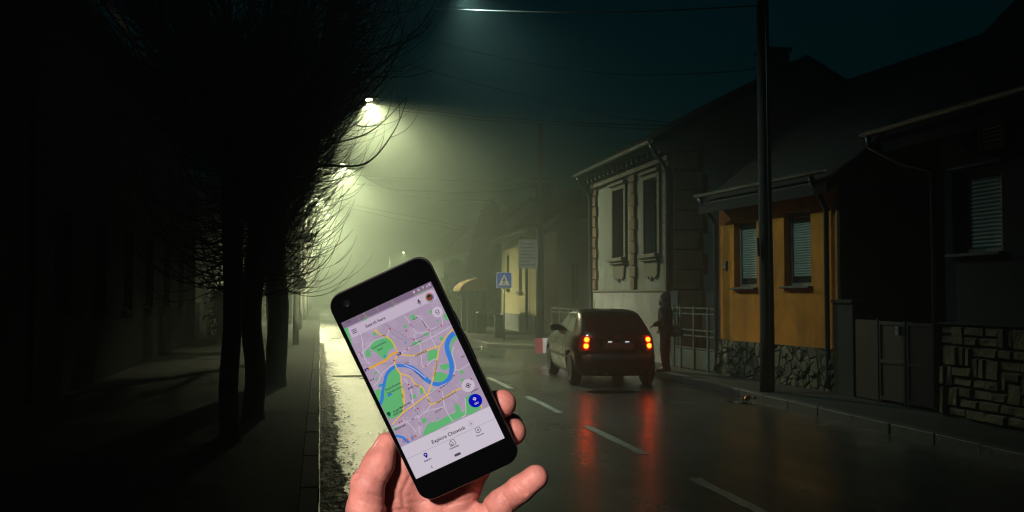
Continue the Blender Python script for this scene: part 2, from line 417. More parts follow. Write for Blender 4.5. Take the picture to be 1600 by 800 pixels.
# ---------------------------------------------------------------- ground materials
def wet_asphalt():
    m = bpy.data.materials.new('wet_asphalt')
    m.use_nodes = True
    nt = m.node_tree; N, L = nt.nodes, nt.links
    b = N['Principled BSDF']
    tc = N.new('ShaderNodeTexCoord')
    big = N.new('ShaderNodeTexNoise'); big.inputs['Scale'].default_value = 0.55; big.inputs['Detail'].default_value = 7; big.inputs['Roughness'].default_value = 0.62
    fine = N.new('ShaderNodeTexNoise'); fine.inputs['Scale'].default_value = 70; fine.inputs['Detail'].default_value = 4
    med = N.new('ShaderNodeTexNoise'); med.inputs['Scale'].default_value = 6; med.inputs['Detail'].default_value = 5
    mp = N.new('ShaderNodeMapping'); mp.inputs['Scale'].default_value = (1.6, 0.55, 1)   # worn lengthwise by the wheels
    L.new(tc.outputs['Object'], mp.inputs['Vector'])
    L.new(mp.outputs['Vector'], big.inputs['Vector'])
    for n_ in (fine, med):
        L.new(tc.outputs['Object'], n_.inputs['Vector'])
    cr = N.new('ShaderNodeValToRGB')
    cr.color_ramp.elements[0].position, cr.color_ramp.elements[1].position = 0.32, 0.7
    cr.color_ramp.elements[0].color = (0.006, 0.012, 0.013, 1)
    cr.color_ramp.elements[1].color = (0.022, 0.031, 0.032, 1)
    mixn = N.new('ShaderNodeMath'); mixn.operation = 'MULTIPLY_ADD'
    mixn.inputs[1].default_value = 0.45
    L.new(fine.outputs['Fac'], mixn.inputs[0])
    sc_ = N.new('ShaderNodeMath'); sc_.operation = 'MULTIPLY'; sc_.inputs[1].default_value = 0.55
    L.new(med.outputs['Fac'], sc_.inputs[0]); L.new(sc_.outputs[0], mixn.inputs[2])
    L.new(mixn.outputs[0], cr.inputs['Fac'])
    L.new(cr.outputs['Color'], b.inputs['Base Color'])
    mr = N.new('ShaderNodeMapRange')
    mr.inputs['From Min'].default_value, mr.inputs['From Max'].default_value = 0.36, 0.62
    mr.inputs['To Min'].default_value, mr.inputs['To Max'].default_value = ROAD_R0, ROAD_R1
    L.new(big.outputs['Fac'], mr.inputs['Value'])
    L.new(mr.outputs['Result'], b.inputs['Roughness'])
    bp = N.new('ShaderNodeBump'); bp.inputs['Strength'].default_value = 0.3; bp.inputs['Distance'].default_value = 0.003
    L.new(fine.outputs['Fac'], bp.inputs['Height'])
    b2 = N.new('ShaderNodeBump'); b2.inputs['Strength'].default_value = 0.10; b2.inputs['Distance'].default_value = 0.02
    L.new(med.outputs['Fac'], b2.inputs['Height']); L.new(bp.outputs['Normal'], b2.inputs['Normal'])
    L.new(b2.outputs['Normal'], b.inputs['Normal'])
    b.inputs['Specular IOR Level'].default_value = 0.55
    b.inputs['Coat Weight'].default_value = .35
    b.inputs['Coat Roughness'].default_value = .24
    L.new(b2.outputs['Normal'], b.inputs['Coat Normal'])
    return m

M_ROAD = wet_asphalt()
M_PAVE = mat('wet_pavement', (0.022, 0.025, 0.024), 0.82, var=0.45, scale=2.5, bump=0.5, bscale=45, rvar=0.12, spec=0.3)
M_KERB = mat('kerb_stone', (0.07, 0.07, 0.065), 0.6, var=0.4, scale=6, bump=0.5, bscale=30)
M_EARTH = mat('earth', (0.04, 0.04, 0.03), 0.95, bump=0.5)
M_MUD = mat('wet_leaf_mud', (0.018, 0.017, 0.013), 0.62, var=0.5, scale=9, bump=0.8, bscale=45, spec=0.2, rvar=0.3)
M_PAINT = mat('worn_road_paint', (0.74, 0.72, 0.58), 0.5, var=0.3, scale=14, stain=0.35, bump=0.3, bscale=80)
M_PUDDLE = mat('puddle_water', (0.01, 0.012, 0.012), 0.04, var=0.1, spec=0.6)

M_PAVESHADE = mat('shade_wet_pavement', (0.007, 0.009, 0.009), 0.9, var=0.45, scale=2.5, bump=0.5, bscale=45, spec=0.2)  # pavement colour darkened to paint in the shade of the left side
struct('ground', MB().box(-70, 90, -30, 200, -0.6, -0.02), M_EARTH)
struct('road', MB().quad((0, -24, 0), (6.85, -24, 0), (6.85, 172, 0), (0, 172, 0)), M_ROAD)

def kerb_run(x_face, side, y0, y1, L0=0.9):
    """granite kerb stones, 15 cm wide, top at 0.125 m; side is where the pavement lies."""
    mb = MB(); y = y0
    while y < y1:
        L1 = min(L0 + random.uniform(-.08, .08), y1 - y)
        j = random.uniform(-.008, .008)
        a, b = (x_face + j, x_face + side * .15) if side > 0 else (x_face + side * .15, x_face + j)
        mb.box(a, b, y + .006, y + L1 - .006, -.015, .125 + random.uniform(-.006, .006))
        y += L1
    return mb
struct('kerb', kerb_run(0.0, -1, -20, 90), mat('shade_kerb_stone', (0.014, 0.016, 0.016), 0.85, var=.4, scale=6, bump=.5, bscale=30, spec=.2), bevel=0.012)  # left kerb: shade is put into the stone colour
struct('kerb', kerb_run(6.85, 1, -20, 31.0), M_KERB, bevel=0.012)
struct('kerb', kerb_run(5.3, 1, 32.6, 90), M_KERB, bevel=0.012)
struct('kerb', MB().prism([(6.85, 31.0), (7.0, 31.0), (5.45, 32.7), (5.3, 32.6)], -.015, .123), M_KERB, bevel=0.012)
struct('pavement', MB().box(-6.5, -.155, -22, 172, -.015, .118), M_PAVESHADE)
struct('pavement', MB().prism([(7.005, -22), (13, -22), (13, 172), (5.455, 172), (5.455, 32.75), (7.005, 31.05)], -.015, .119), M_PAVE)

def dash(y0, y1):
    n = 14; mb = MB(); vs = []
    for i in range(n + 1):
        y = y0 + (y1 - y0) * i / n
        e = .012 if 0 < i < n else .03
        vs += [(3.342 + random.uniform(-e, e), y + random.uniform(-.02, .02), .004), (3.458 + random.uniform(-e, e), y + random.uniform(-.02, .02), .004)]
    fs = [(2 * i, 2 * i + 1, 2 * i + 3, 2 * i + 2) for i in range(n)]
    return mb.add(vs, fs)
y = 2.75
while y < 110:
    struct('lane_marking', dash(y, y + 2.45), M_PAINT)
    y += 3.87

# dark leaf mud lying along the kerb, with a ragged edge
mb = MB(); vs = []; k = 900
for i in range(k + 1):
    y = 4 + i * .036
    nz = lambda f, o: mnoise.noise(Vector((y * f, o, 0)))
    w = .13 + .09 * nz(.5, 3.1) + .06 * nz(1.7, 7) + .045 * nz(5, 9) + .035 * nz(12, 2) + .03 * nz(26, 5)
    w = max(.03, w + (.09 if y < 19 else 0.03))
    vs += [(.012, y, .004), (w * .6, y, .014 + .006 * nz(4, 1)), (w, y, .003)]
fs = []
for i in range(k):
    for j in (0, 1):
        fs.append((3 * i + j, 3 * i + j + 1, 3 * i + j + 4, 3 * i + j + 3))
mb.add(vs, fs)
mud = struct('leaf_mud', mb, M_MUD, kind='stuff')
tag(mud, 'dark ragged strip of wet leaves and mud along the left kerb', 'mud')
# scattered wet leaves on the edge of the strip
mb = MB()
for i in range(3200):
    y = 5 + 21 * random.random() ** 1.3; x = abs(random.gauss(.14, .12)) + .02
    s = random.uniform(.006, .024); a = random.uniform(0, 6.28); z = random.uniform(.006, .018)
    pts = [(x + s * math.cos(a + t) * (1 if q % 2 else .6), y + s * math.sin(a + t) * (1 if q % 2 else .6), z + random.uniform(-.003, .006)) for q, t in enumerate((0, 1.2, 2.5, 3.6, 4.9))]
    mb.add(pts, [tuple(range(5))])
lv = struct('fallen_leaves', mb, M_MUD, kind='stuff')
tag(lv, 'small dark fallen leaves scattered on the wet road edge', 'leaves')

def puddle(cx, cy, rx, ry, seed, z=.0045):
    pts = []
    for i in range(40):
        t = 2 * math.pi * i / 40
        q = 1 + .35 * mnoise.noise(Vector((math.cos(t) * 1.4, math.sin(t) * 1.4, seed)))
        pts.append((cx + rx * q * math.cos(t), cy + ry * q * math.sin(t), z))
    return MB().add(pts, [tuple(range(40))])
struct('puddle', puddle(6.55, 15.4, .22, .5, 1.3), M_PUDDLE)
struct('puddle', puddle(4.9, 31.4, .3, .35, 4.1), M_PUDDLE)
struct('puddle', puddle(5.0, 17.3, .5, .28, 8.1), M_PUDDLE)
struct('puddle', puddle(.75, 21.6, .5, .3, 11.1), M_PUDDLE)

M_IRON = mat('cast_iron', (0.03, 0.03, 0.03), 0.35, metallic=0.8, var=0.4, bump=0.4, bscale=30)
t = thing('manhole_cover', 'round iron manhole cover set in the wet road left of the phone', 'manhole', (1.15, 21.1, 0))
m_ = MB().lathe([(.36, .002), (.36, .012), (.31, .012), (.31, .003)], 40); m_.build('frame', M_IRON, t)
m_ = MB().lathe([(.305, .002), (.305, .010), (.29, .010), (.285, .007)], 40)
for i in range(-5, 6):
    hw = math.sqrt(max(0, .27 ** 2 - (i * .05) ** 2))
    m_.box(-hw, hw, i * .05 - .012, i * .05 + .012, .007, .0125)
m_.build('lid', M_IRON, t)

# ---------------------------------------------------------------- street lamps
M_STEEL = mat('painted_lamp_steel', (0.08, 0.09, 0.085), 0.45, metallic=0.5, var=0.3, scale=9)
M_CONC = mat('grey_concrete', (0.2, 0.2, 0.18), 0.85, var=0.3, scale=8, bump=0.4, bscale=50)

def street_lamp(px, py, hx, hy, hz_, label, power, color, cone=125, blend=.35, tilt_=0, lens=40.0, cat_group='street lamps along the road'):
    base = Vector((px, py, .118))
    t = thing('street_lamp', label, 'street lamp', base, 0, cat_group)
    top = hz_ + .15 - base.z
    MB().tube([(0, 0, 0), (0, 0, .9), (0, 0, .92), (0, 0, top)], [.1, .1, .085, .055], 12).build('pole', M_CONC, t, smooth=True)
    h = Vector((hx, hy, hz_)) - base
    d = Vector((h.x, h.y, 0)); Ld = d.length; d.normalize()
    arm = [(0, 0, top - .35)] + [Vector((0, 0, top - .35)) + d * Ld * s + Vector((0, 0, .42 * math.sin(s * 1.57))) for s in (.15, .35, .6, .8, .93)]
    MB().tube(arm, .03, 8).build('arm', M_STEEL, t, smooth=True)
    ang = math.atan2(d.y, d.x)
    MM = Matrix.Translation(h + Vector((0, 0, .03))) @ Matrix.Rotation(ang, 4, 'Z') @ Matrix.Rotation(R(-6), 4, 'Y')
    hd = MB()
    rings = [(-.42, .05, .05), (-.34, .09, .07), (-.1, .14, .1), (.15, .15, .1), (.3, .11, .07), (.36, .04, .03)]
    vs, fs = [], []
    for (x, w, hh) in rings:
        for j in range(12):
            a = 2 * math.pi * j / 12
            zz = math.sin(a) * hh
            vs.append((x, math.cos(a) * w, max(zz, -.012)))
    for i in range(len(rings) - 1):
        for j in range(12):
            j2 = (j + 1) % 12
            fs.append((i * 12 + j, i * 12 + j2, (i + 1) * 12 + j2, (i + 1) * 12 + j))
    fs += [tuple(range(11, -1, -1)), tuple(range(60, 72))]
    hd.add(vs, fs, 0, MM)
    head = hd.build('lamp_head', M_STEEL, t, smooth=True)
    ln = MB()
    ln.lathe([(.11, 0), (.10, -.03), (.06, -.055), (.012, -.062)], 16, MM @ Matrix.Translation((.03, 0, -.0135)))
    ln.build('lens', emit('lamp_glow', color, lens), t, smooth=True)
    li = bpy.data.lights.new('lamp_light', 'SPOT')
    li.energy = power
    li.color = color
    li.spot_size = R(cone)
    li.spot_blend = blend
    li.shadow_soft_size = .1
    lo = bpy.data.objects.new('lamp_light', li)
    COL.objects.link(lo)
    lo.parent = t
    lo.location = h + Vector((0, 0, -.09))
    lo.rotation_euler = (0, R(tilt_), 0) if not isinstance(tilt_, tuple) else tuple(R(a) for a in tilt_)
    return t

for a in LAMPS:
    street_lamp(*a)

# an unseen lantern added behind the camera only to light the hand
LN = thing('added_hand_lantern', 'added unseen post lantern at the left kerb behind the camera, to light the hand', 'street lamp', (-1.25, -1.3, .118))
MB().tube([(0, 0, 0), (0, 0, .3), (0, 0, .32), (0, 0, 2.3)], [.08, .08, .05, .04], 12).build('post', M_STEEL, LN, smooth=True)
MB().lathe([(.05, 2.3), (.12, 2.33), (.13, 2.36)], 8).build('added_lantern_base', M_STEEL, LN)
MB().lathe([(.10, 2.365), (.15, 2.66)], 8).build('added_lantern_glass', emit('added_lantern_glow', (1, .9, .8), .4), LN)
MB().lathe([(.19, 2.67), (.12, 2.78), (.03, 2.84), (.02, 2.9)], 8).build('added_lantern_roof', M_STEEL, LN)
li = bpy.data.lights.new('added_hand_light', 'SPOT'); li.energy = ADDED_LANTERN; li.color = (1, .88, .82); li.shadow_soft_size = .12; li.spot_size = R(40); li.spot_blend = .6
lo = bpy.data.objects.new('added_hand_light', li); COL.objects.link(lo); lo.parent = LN; lo.location = (.12, .17, 2.5)
lo.rotation_euler = (Vector((-.03, .62, 1.5)) - Vector((-1.13, -1.13, 2.62))).to_track_quat('-Z', 'Y').to_euler()

# ---------------------------------------------------------------- houses
def wall_mesh(W, Dp, H, openings, reveal, ridge=None, z0=-.1):
    """facade at y=0 with openings (u0,u1,z0,z1), side walls, back wall, gables up to ridge (y, z)."""
    mb = MB()
    us = sorted({0, W, *[o[0] for o in openings], *[o[1] for o in openings]})
    zs = sorted({z0, H, *[o[2] for o in openings], *[o[3] for o in openings]})
    for i in range(len(us) - 1):
        for j in range(len(zs) - 1):
            uc, zc = (us[i] + us[i + 1]) / 2, (zs[j] + zs[j + 1]) / 2
            if any(o[0] < uc < o[1] and o[2] < zc < o[3] for o in openings):
                continue
            mb.quad((us[i], 0, zs[j]), (us[i + 1], 0, zs[j]), (us[i + 1], 0, zs[j + 1]), (us[i], 0, zs[j + 1]))
    for u0, u1, a, b in openings:
        d = reveal
        mb.quad((u0, 0, a), (u0, 0, b), (u0, d, b), (u0, d, a))
        mb.quad((u1, 0, a), (u1, d, a), (u1, d, b), (u1, 0, b))
        mb.quad((u0, 0, b), (u1, 0, b), (u1, d, b), (u0, d, b))
        mb.quad((u0, 0, a), (u0, d, a), (u1, d, a), (u1, 0, a))
        mb.quad((u0 - .05, d, a - .05), (u1 + .05, d, a - .05), (u1 + .05, d, b + .05), (u0 - .05, d, b + .05))
    for u in (0, W):
        mb.quad((u, 0, z0), (u, Dp, z0), (u, Dp, H), (u, 0, H))
        if ridge:
            mb.add([(u, 0, H), (u, Dp, H), (u, ridge[0], ridge[1])], [(0, 1, 2)])
    mb.quad((0, Dp, z0), (W, Dp, z0), (W, Dp, H), (0, Dp, H))
    return mb

def roof_mesh(W, Dp, H, ridge, over=.45, side=.25, th=.14):
    mb = MB()
    ry, rz_ = ridge
    s1 = (rz_ - H) / ry
    s2 = (rz_ - H) / (Dp - ry)
    f = (-over, H - over * s1 + .05); bk = (Dp + over, H - over * s2 + .05); tp = (ry, rz_ + .06)
    for a, b in ((f, tp), (bk, tp)):
        n = 40
        vs = []
        for x in (-side, W + side):
            vs += [(x, a[0], a[1]), (x, b[0], b[1]), (x, b[0], b[1] + th), (x, a[0], a[1] + th)]
        mb.add(vs, [(0, 1, 2, 3), (4, 7, 6, 5), (0, 4, 5, 1), (1, 5, 6, 2), (2, 6, 7, 3), (3, 7, 4, 0)])
    # courses of tiles on the street side
    nr = int((ry + over) / .3)
    for r_ in range(nr):
        s = r_ / nr; s_ = (r_ + 1.06) / nr
        y0, z0_ = f[0] + (tp[0] - f[0]) * s, f[1] + (tp[1] - f[1]) * s + th
        y1, z1_ = f[0] + (tp[0] - f[0]) * s_, f[1] + (tp[1] - f[1]) * s_ + th
        mb.add([(-side, y0, z0_ + .035), (W + side, y0, z0_ + .035), (W + side, y1, z1_ + .012), (-side, y1, z1_ + .012), (-side, y0, z0_ + .003), (W + side, y0, z0_ + .003)],
               [(0, 1, 2, 3), (4, 5, 1, 0)])
    return mb

def gutter_mesh(u0, u1, y, z, r=.065):
    mb = MB(); n = 8
    vs = []
    for u in (u0, u1):
        for j in range(n + 1):
            a = math.pi + math.pi * j / n
            vs.append((u, y + r * math.cos(a), z + r * math.sin(a)))
        for j in range(n + 1):
            a = 2 * math.pi - math.pi * j / n
            vs.append((u, y + (r - .008) * math.cos(a), z + (r - .008) * math.sin(a)))
    k = 2 * (n + 1)
    fs = [(j, (j + 1) % k, k + (j + 1) % k, k + j) for j in range(k)]
    fs += [tuple(range(k)), tuple(range(2 * k - 1, k - 1, -1))]
    mb.add(vs, fs)
    u = u0 + .3
    while u < u1:
        mb.box(u - .015, u + .015, y - r - .01, y + r + .12, z - .005, z + .008)
        u += .7
    return mb

def blind_mesh(u0, u1, y, z0, z1, slat=.045):
    mb = MB(); z = z0
    while z < z1 - .01:
        t_ = min(slat, z1 - z)
        mb.add([(u0, y, z + .004), (u1, y, z + .004), (u1, y - .012, z + t_ * .5), (u0, y - .012, z + t_ * .5), (u1, y, z + t_ - .003), (u0, y, z + t_ - .003), (u1, y + .004, z + t_), (u0, y + .004, z + t_)],
               [(0, 1, 2, 3), (3, 2, 4, 5), (5, 4, 6, 7)])
        z += t_
    return mb

def frame_mesh(u0, u1, z0, z1, y, w=.06, d=.05, mull=None):
    mb = MB()
    mb.box(u0, u0 + w, y, y + d, z0, z1).box(u1 - w, u1, y, y + d, z0, z1)
    mb.box(u0 + w, u1 - w, y, y + d, z0, z0 + w).box(u0 + w, u1 - w, y, y + d, z1 - w, z1)
    for k in (mull or []):
        if k[0] == 'v':
            mb.box(k[1] - w / 2, k[1] + w / 2, y + .003, y + d - .003, z0 + w, z1 - w)
        else:
            mb.box(u0 + w, u1 - w, y + .005, y + d - .005, k[1] - w / 2, k[1] + w / 2)
    return mb

M_GLASS = mat('dark_window_glass', (0.01, 0.014, 0.015), 0.06, var=0.1, spec=0.6)
M_TILE = mat('old_roof_tile', (0.009, 0.008, 0.007), 0.95, var=0.5, scale=3, bump=0.5, bscale=18)
M_ZINC = mat('zinc_gutter', (0.10, 0.12, 0.115), 0.4, metallic=0.8, var=0.3, scale=8)
M_PIPE = mat('dark_drainpipe', (0.05, 0.055, 0.06), 0.4, metallic=0.3, var=0.3)
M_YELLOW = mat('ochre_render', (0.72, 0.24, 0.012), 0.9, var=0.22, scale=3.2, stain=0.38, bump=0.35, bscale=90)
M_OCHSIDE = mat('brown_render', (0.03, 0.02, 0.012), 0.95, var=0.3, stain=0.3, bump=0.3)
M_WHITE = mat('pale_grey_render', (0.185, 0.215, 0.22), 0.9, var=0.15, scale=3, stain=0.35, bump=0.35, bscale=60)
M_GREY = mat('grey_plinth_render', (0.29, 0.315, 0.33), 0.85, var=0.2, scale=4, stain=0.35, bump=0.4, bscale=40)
M_BROWN = mat('brown_stone_block', (0.13, 0.09, 0.06), 0.9, var=0.4, scale=5, stain=0.3, bump=0.6, bscale=25)
M_TRIM = mat('stone_trim', (0.11, 0.11, 0.10), 0.8, var=0.3, scale=7, stain=0.4, bump=0.3)
M_FRAME = mat('window_frame_paint', (0.16, 0.16, 0.14), 0.5, var=0.2)
M_BLIND = mat('grey_roller_blind', (0.3, 0.33, 0.28), 0.6, var=0.15, scale=6)
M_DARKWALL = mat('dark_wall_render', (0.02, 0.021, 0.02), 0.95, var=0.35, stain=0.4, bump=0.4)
M_SHADEWALL = mat('shade_wall_render', (0.008, 0.0085, 0.008), 0.98, var=0.35, stain=0.4, bump=0.4, spec=.1)  # shade of the left house fronts and frames painted into the colour
M_NAVY = mat('blue_grey_render', (0.014, 0.018, 0.026), 0.95, var=0.25, stain=0.3, bump=0.35, bscale=70)
M_CREAM = mat('cream_render', (0.62, 0.56, 0.34), 0.9, var=0.12, stain=0.2, bump=0.3)
M_METAL = mat('painted_railing', (0.09, 0.13, 0.13), 0.45, metallic=0.4, var=0.3, scale=9)
M_TIMBER = mat('weathered_timber', (0.05, 0.04, 0.03), 0.9, var=0.45, scale=5, bump=0.6, bscale=30)

def rubble():
    m = bpy.data.materials.new('rubble_stone')
    m.use_nodes = True
    nt = m.node_tree; N, L = nt.nodes, nt.links
    b = N['Principled BSDF']; b.inputs['Roughness'].default_value = .85
    tc = N.new('ShaderNodeTexCoord')
    v = N.new('ShaderNodeTexVoronoi'); v.feature = 'DISTANCE_TO_EDGE'; v.inputs['Scale'].default_value = 4.2
    c = N.new('ShaderNodeTexVoronoi'); c.inputs['Scale'].default_value = 4.2
    for q in (v, c):
        L.new(tc.outputs['Object'], q.inputs['Vector'])
    r1 = N.new('ShaderNodeValToRGB'); r1.color_ramp.elements[0].position, r1.color_ramp.elements[1].position = .02, .12
    r1.color_ramp.elements[0].color = (.12, .12, .12, 1)
    L.new(v.outputs['Distance'], r1.inputs['Fac'])
    r2 = N.new('ShaderNodeValToRGB')
    r2.color_ramp.elements[0].color = (.06, .055, .035, 1); r2.color_ramp.elements[1].color = (.17, .15, .09, 1)
    sp = N.new('ShaderNodeSeparateColor'); L.new(c.outputs['Color'], sp.inputs[0]); L.new(sp.outputs[0], r2.inputs['Fac'])
    mx = N.new('ShaderNodeMixRGB'); mx.blend_type = 'MULTIPLY'; mx.inputs['Fac'].default_value = 1
    L.new(r2.outputs['Color'], mx.inputs['Color1']); L.new(r1.outputs['Color'], mx.inputs['Color2'])
    L.new(mx.outputs['Color'], b.inputs['Base Color'])
    bp = N.new('ShaderNodeBump'); bp.inputs['Strength'].default_value = 1; bp.inputs['Distance'].default_value = .06
    L.new(r1.outputs['Color'], bp.inputs['Height']); L.new(bp.outputs['Normal'], b.inputs['Normal'])
    return m
M_RUBBLE = rubble()
M_BLOCK = mat('split_stone_block', (0.15, 0.115, 0.06), 0.9, var=0.4, scale=4, bump=0.9, bscale=22)

# --- yellow house -------------------------------------------------
ax_, ay_ = 7.85, 19.36
rz_y = math.atan2(15.35 - 19.36, 8.25 - 7.85)
H1 = thing('house', 'low ochre yellow house with two shuttered windows behind the wooden pole', 'house', (ax_, ay_, .118), rz_y, 'houses lining the street')
op = [(.60, 1.46, 1.72, 2.97), (2.42, 3.27, 1.73, 3.03)]
wall_mesh(4.03, 6.2, 3.42, op, .20, (3.1, 5.9)).build('wall', [M_YELLOW], H1)
# a dark rendered side wall
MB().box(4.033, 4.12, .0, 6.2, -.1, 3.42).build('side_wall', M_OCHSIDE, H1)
mb = MB().box(-.02, .12, -.07, .0, -.1, .70).box(.12, 4.16, -.075, .0, -.1, .69)
# stones standing out of the plinth
for i in range(95):
    u, z = random.uniform(.1, 4.0), random.uniform(.05, .62)
    s = random.uniform(.06, .15)
    k = random.randint(5, 7)
    pts = [(u + s * 1.2 * math.cos(6.28 * q / k + u) * random.uniform(.8, 1.1), z + s * .8 * math.sin(6.28 * q / k + u) * random.uniform(.8, 1.1)) for q in range(k)]
    o_ = len(mb.v); dpt = random.uniform(.085, .115)
    vs = [(p[0], -.074, max(-.08, min(.69, p[1]))) for p in pts] + [(u + (p[0] - u) * .75, -dpt, max(-.05, min(.66, z + (p[1] - z) * .75))) for p in pts]
    mb.add(vs, [tuple(range(2 * k - 1, k - 1, -1))] + [(q, k + q, k + (q + 1) % k, (q + 1) % k) for q in range(k)])
mb.build('plinth', M_RUBBLE, H1)
roof_mesh(4.03, 6.2, 3.42, (3.1, 5.9), .34, .22).build('roof', M_TILE, H1)
MB().box(-.2, 4.2, -.32, -.02, 3.385, 3.415).build('soffit', M_TIMBER, H1)
gutter_mesh(-.22, 4.25, -.39, 3.58).build('gutter', M_ZINC, H1)
for (u, uo) in ((.02, -.12), (3.86, 3.86)):
    MB().tube([(uo, -.37, 3.52), (uo, -.34, 3.4), (u, -.13, 3.05), (u, -.09, 2.95), (u, -.09, .2), (u, -.13, .05)], .045, 10).build('downpipe', M_PIPE, H1, smooth=True)
for (u0, u1, z0, z1) in op:
    w = frame_mesh(u0, u1, z0, z1, .13, .055, .06).build('window', M_FRAME, H1)
    blind_mesh(u0 + .055, u1 - .055, .165, z0 + .16, z1 - .055).build('blind', M_BLIND, w)
    MB().box(u0 + .055, u1 - .055, .155, .17, z0 + .055, z0 + .15).build('pane', M_GLASS, w)
    MB().box(u0 - .04, u1 + .04, -.09, .125, z0 - .045, z0 - .004).build('sill', M_TRIM, w, bevel=.008)
b_ = MB().box(.24, .36, -.045, -.0, 2.06, 2.24).build('meter_box', M_PIPE, H1, bevel=.008)
MB().box(.26, .34, -.052, -.046, 2.10, 2.19).build('meter_cover', M_FRAME, b_)

# --- pale grey house ----------------------------------------------
H2 = thing('house', 'tall pale grey townhouse with stone quoins and two narrow windows behind the car', 'house', (7.8, 28.6, .118), R(-90), 'houses lining the street')
W2 = 6.55
op2 = [(2.0, 3.0, 2.55, 4.35), (4.7, 5.7, 2.55, 4.35)]
wall_mesh(W2, 6.6, 5.15, op2, .26, (3.3, 6.95)).build('wall', M_WHITE, H2)
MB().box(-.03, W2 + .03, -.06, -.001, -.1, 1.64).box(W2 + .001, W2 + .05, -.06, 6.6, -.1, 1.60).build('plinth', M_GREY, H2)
MB().box(-.05, W2 + .05, -.085, -.003, 1.642, 1.70).build('string_course', M_TRIM, H2, bevel=.012)
roof_mesh(W2, 6.6, 5.15, (3.3, 6.95), .5, .12).build('roof', M_TILE, H2)
mb = MB().box(-.04, W2 + .04, -.12, -.003, 4.62, 4.74).box(-.04, W2 + .04, -.20, -.003, 4.95, 5.05).box(-.04, W2 + .04, -.36, -.003, 5.053, 5.14)
u = .2
while u < W2:
    mb.box(u - .06, u + .06, -.27, -.01, 4.78, 4.947); u += .42
mb.build('cornice', M_TRIM, H2, bevel=.01)
gutter_mesh(-.2, W2 + .2, -.55, 5.03, .07).build('gutter', M_ZINC, H2)
for (u, lab) in ((.12, 0), (3.78, 1), (6.38, 2)):
    mb = MB(); z = 1.72; k = 0
    while z < 4.55:
        w = .24 if k % 2 else .17
        mb.box(max(.0, u - w), min(W2, u + w), -.075, -.002, z, min(z + .27, 4.6)); z += .30; k += 1
    mb.box(max(.002, u - .15), min(W2 - .002, u + .15), -.03, -.003, 1.7, 4.6)
    mb.build('quoin', M_BROWN, H2, bevel=.012)
mb = MB(); z = -.1; k = 0
while z < 4.9:
    w = .72 if k % 2 else .62
    mb.box(W2 + .052, W2 + .11, .02, w, z, min(z + .42, 5.0)); z += .45; k += 1
mb.box(W2 + .003, W2 + .06, .04, .6, 1.6, 5.0)
mb.build('quoin', M_BROWN, H2, bevel=.015)
for u in (-.08, 6.62):
    MB().tube([(u, -.5, 4.98), (u, -.42, 4.8), (u, -.15, 4.45), (u, -.12, 4.3), (u, -.12, .3), (u, -.16, .08)], .05, 10).build('downpipe', M_PIPE, H2, smooth=True)
for (u0, u1, z0, z1) in op2:
    w = frame_mesh(u0, u1, z0, z1, .17, .06, .06, [('v', (u0 + u1) / 2), ('h', z1 - .5)]).build('window', M_FRAME, H2)
    MB().box(u0 + .06, u1 - .06, .20, .21, z0 + .06, z1 - .06).build('pane', M_GLASS, w)
    MB().box(u0 - .16, u1 + .16, -.17, .16, z0 - .10, z0 - .004).box(u0 - .12, u1 + .12, -.12, -.004, z0 - .17, z0 - .102).build('sill', M_TRIM, w, bevel=.012)
    uc = (u0 + u1) / 2; hw = (u1 - u0) / 2 + .03
    pr = [(uc - hw, z0 - .172), (uc + hw, z0 - .172), (uc + hw - .05, z0 - .52), (uc + .22, z0 - .60), (uc + .1, z0 - .52), (uc, z0 - .66), (uc - .1, z0 - .52), (uc - .22, z0 - .60), (uc - hw + .05, z0 - .52)]
    MM = Matrix(((1, 0, 0, 0), (0, 0, -1, 0), (0, 1, 0, 0), (0, 0, 0, 1)))
    MB().prism(pr[::-1], .003, .055, MM).build('apron', M_TRIM, w, bevel=.008)
    mb = MB().box(u0 - .16, u0 - .002, -.06, -.003, z0, z1 + .12).box(u1 + .002, u1 + .16, -.06, -.003, z0, z1 + .12).box(u0, u1, -.06, -.003, z1 + .002, z1 + .12)
    mb.box(u0 - .22, u1 + .22, -.13, -.003, z1 + .124, z1 + .2)
    mb.build('surround', M_TRIM, w, bevel=.008)
MB().box(W2 + .112, W2 + .16, -.065, .08, -.1, 1.66).build('lit_corner_strip', mat('painted_corner_light', (.40, .42, .41), .85, stain=.2), H2)  # pale strip stands in for lamplight on the side plinth
ch = MB().box(4.1, 4.7, 3.2, 3.8, 6.6, 7.7).box(4.05, 4.75, 3.15, 3.85, 7.702, 7.8)
ch.build('chimney', M_BROWN, H2)

# --- right house with the split stone base -------------------------
H3 = thing('house', 'dark blue grey house with a patchwork stone base at the right edge', 'house', (8.0, 12.13, .118), R(-90), 'houses lining the street')
W3 = 9.5
op3 = [(.24, 1.22, 2.10, 3.16), (5.0, 6.1, 2.10, 3.16)]
wall_mesh(W3, 7.5, 3.95, op3, .20, (3.75, 7.6)).build('wall', M_NAVY, H3)
roof_mesh(W3, 7.5, 3.95, (3.75, 7.6), .5, .62).build('roof', M_TILE, H3)
gutter_mesh(-.85, W3 + .5, -.62, 3.80).build('gutter', M_ZINC, H3)
MB().tube([(-.72, -.62, 3.76), (-.72, -.6, 3.62), (-.4, -.3, 3.35), (-.06, -.07, 3.2), (-.06, -.06, .1)], .045, 10).build('downpipe', M_ZINC, H3, smooth=True)
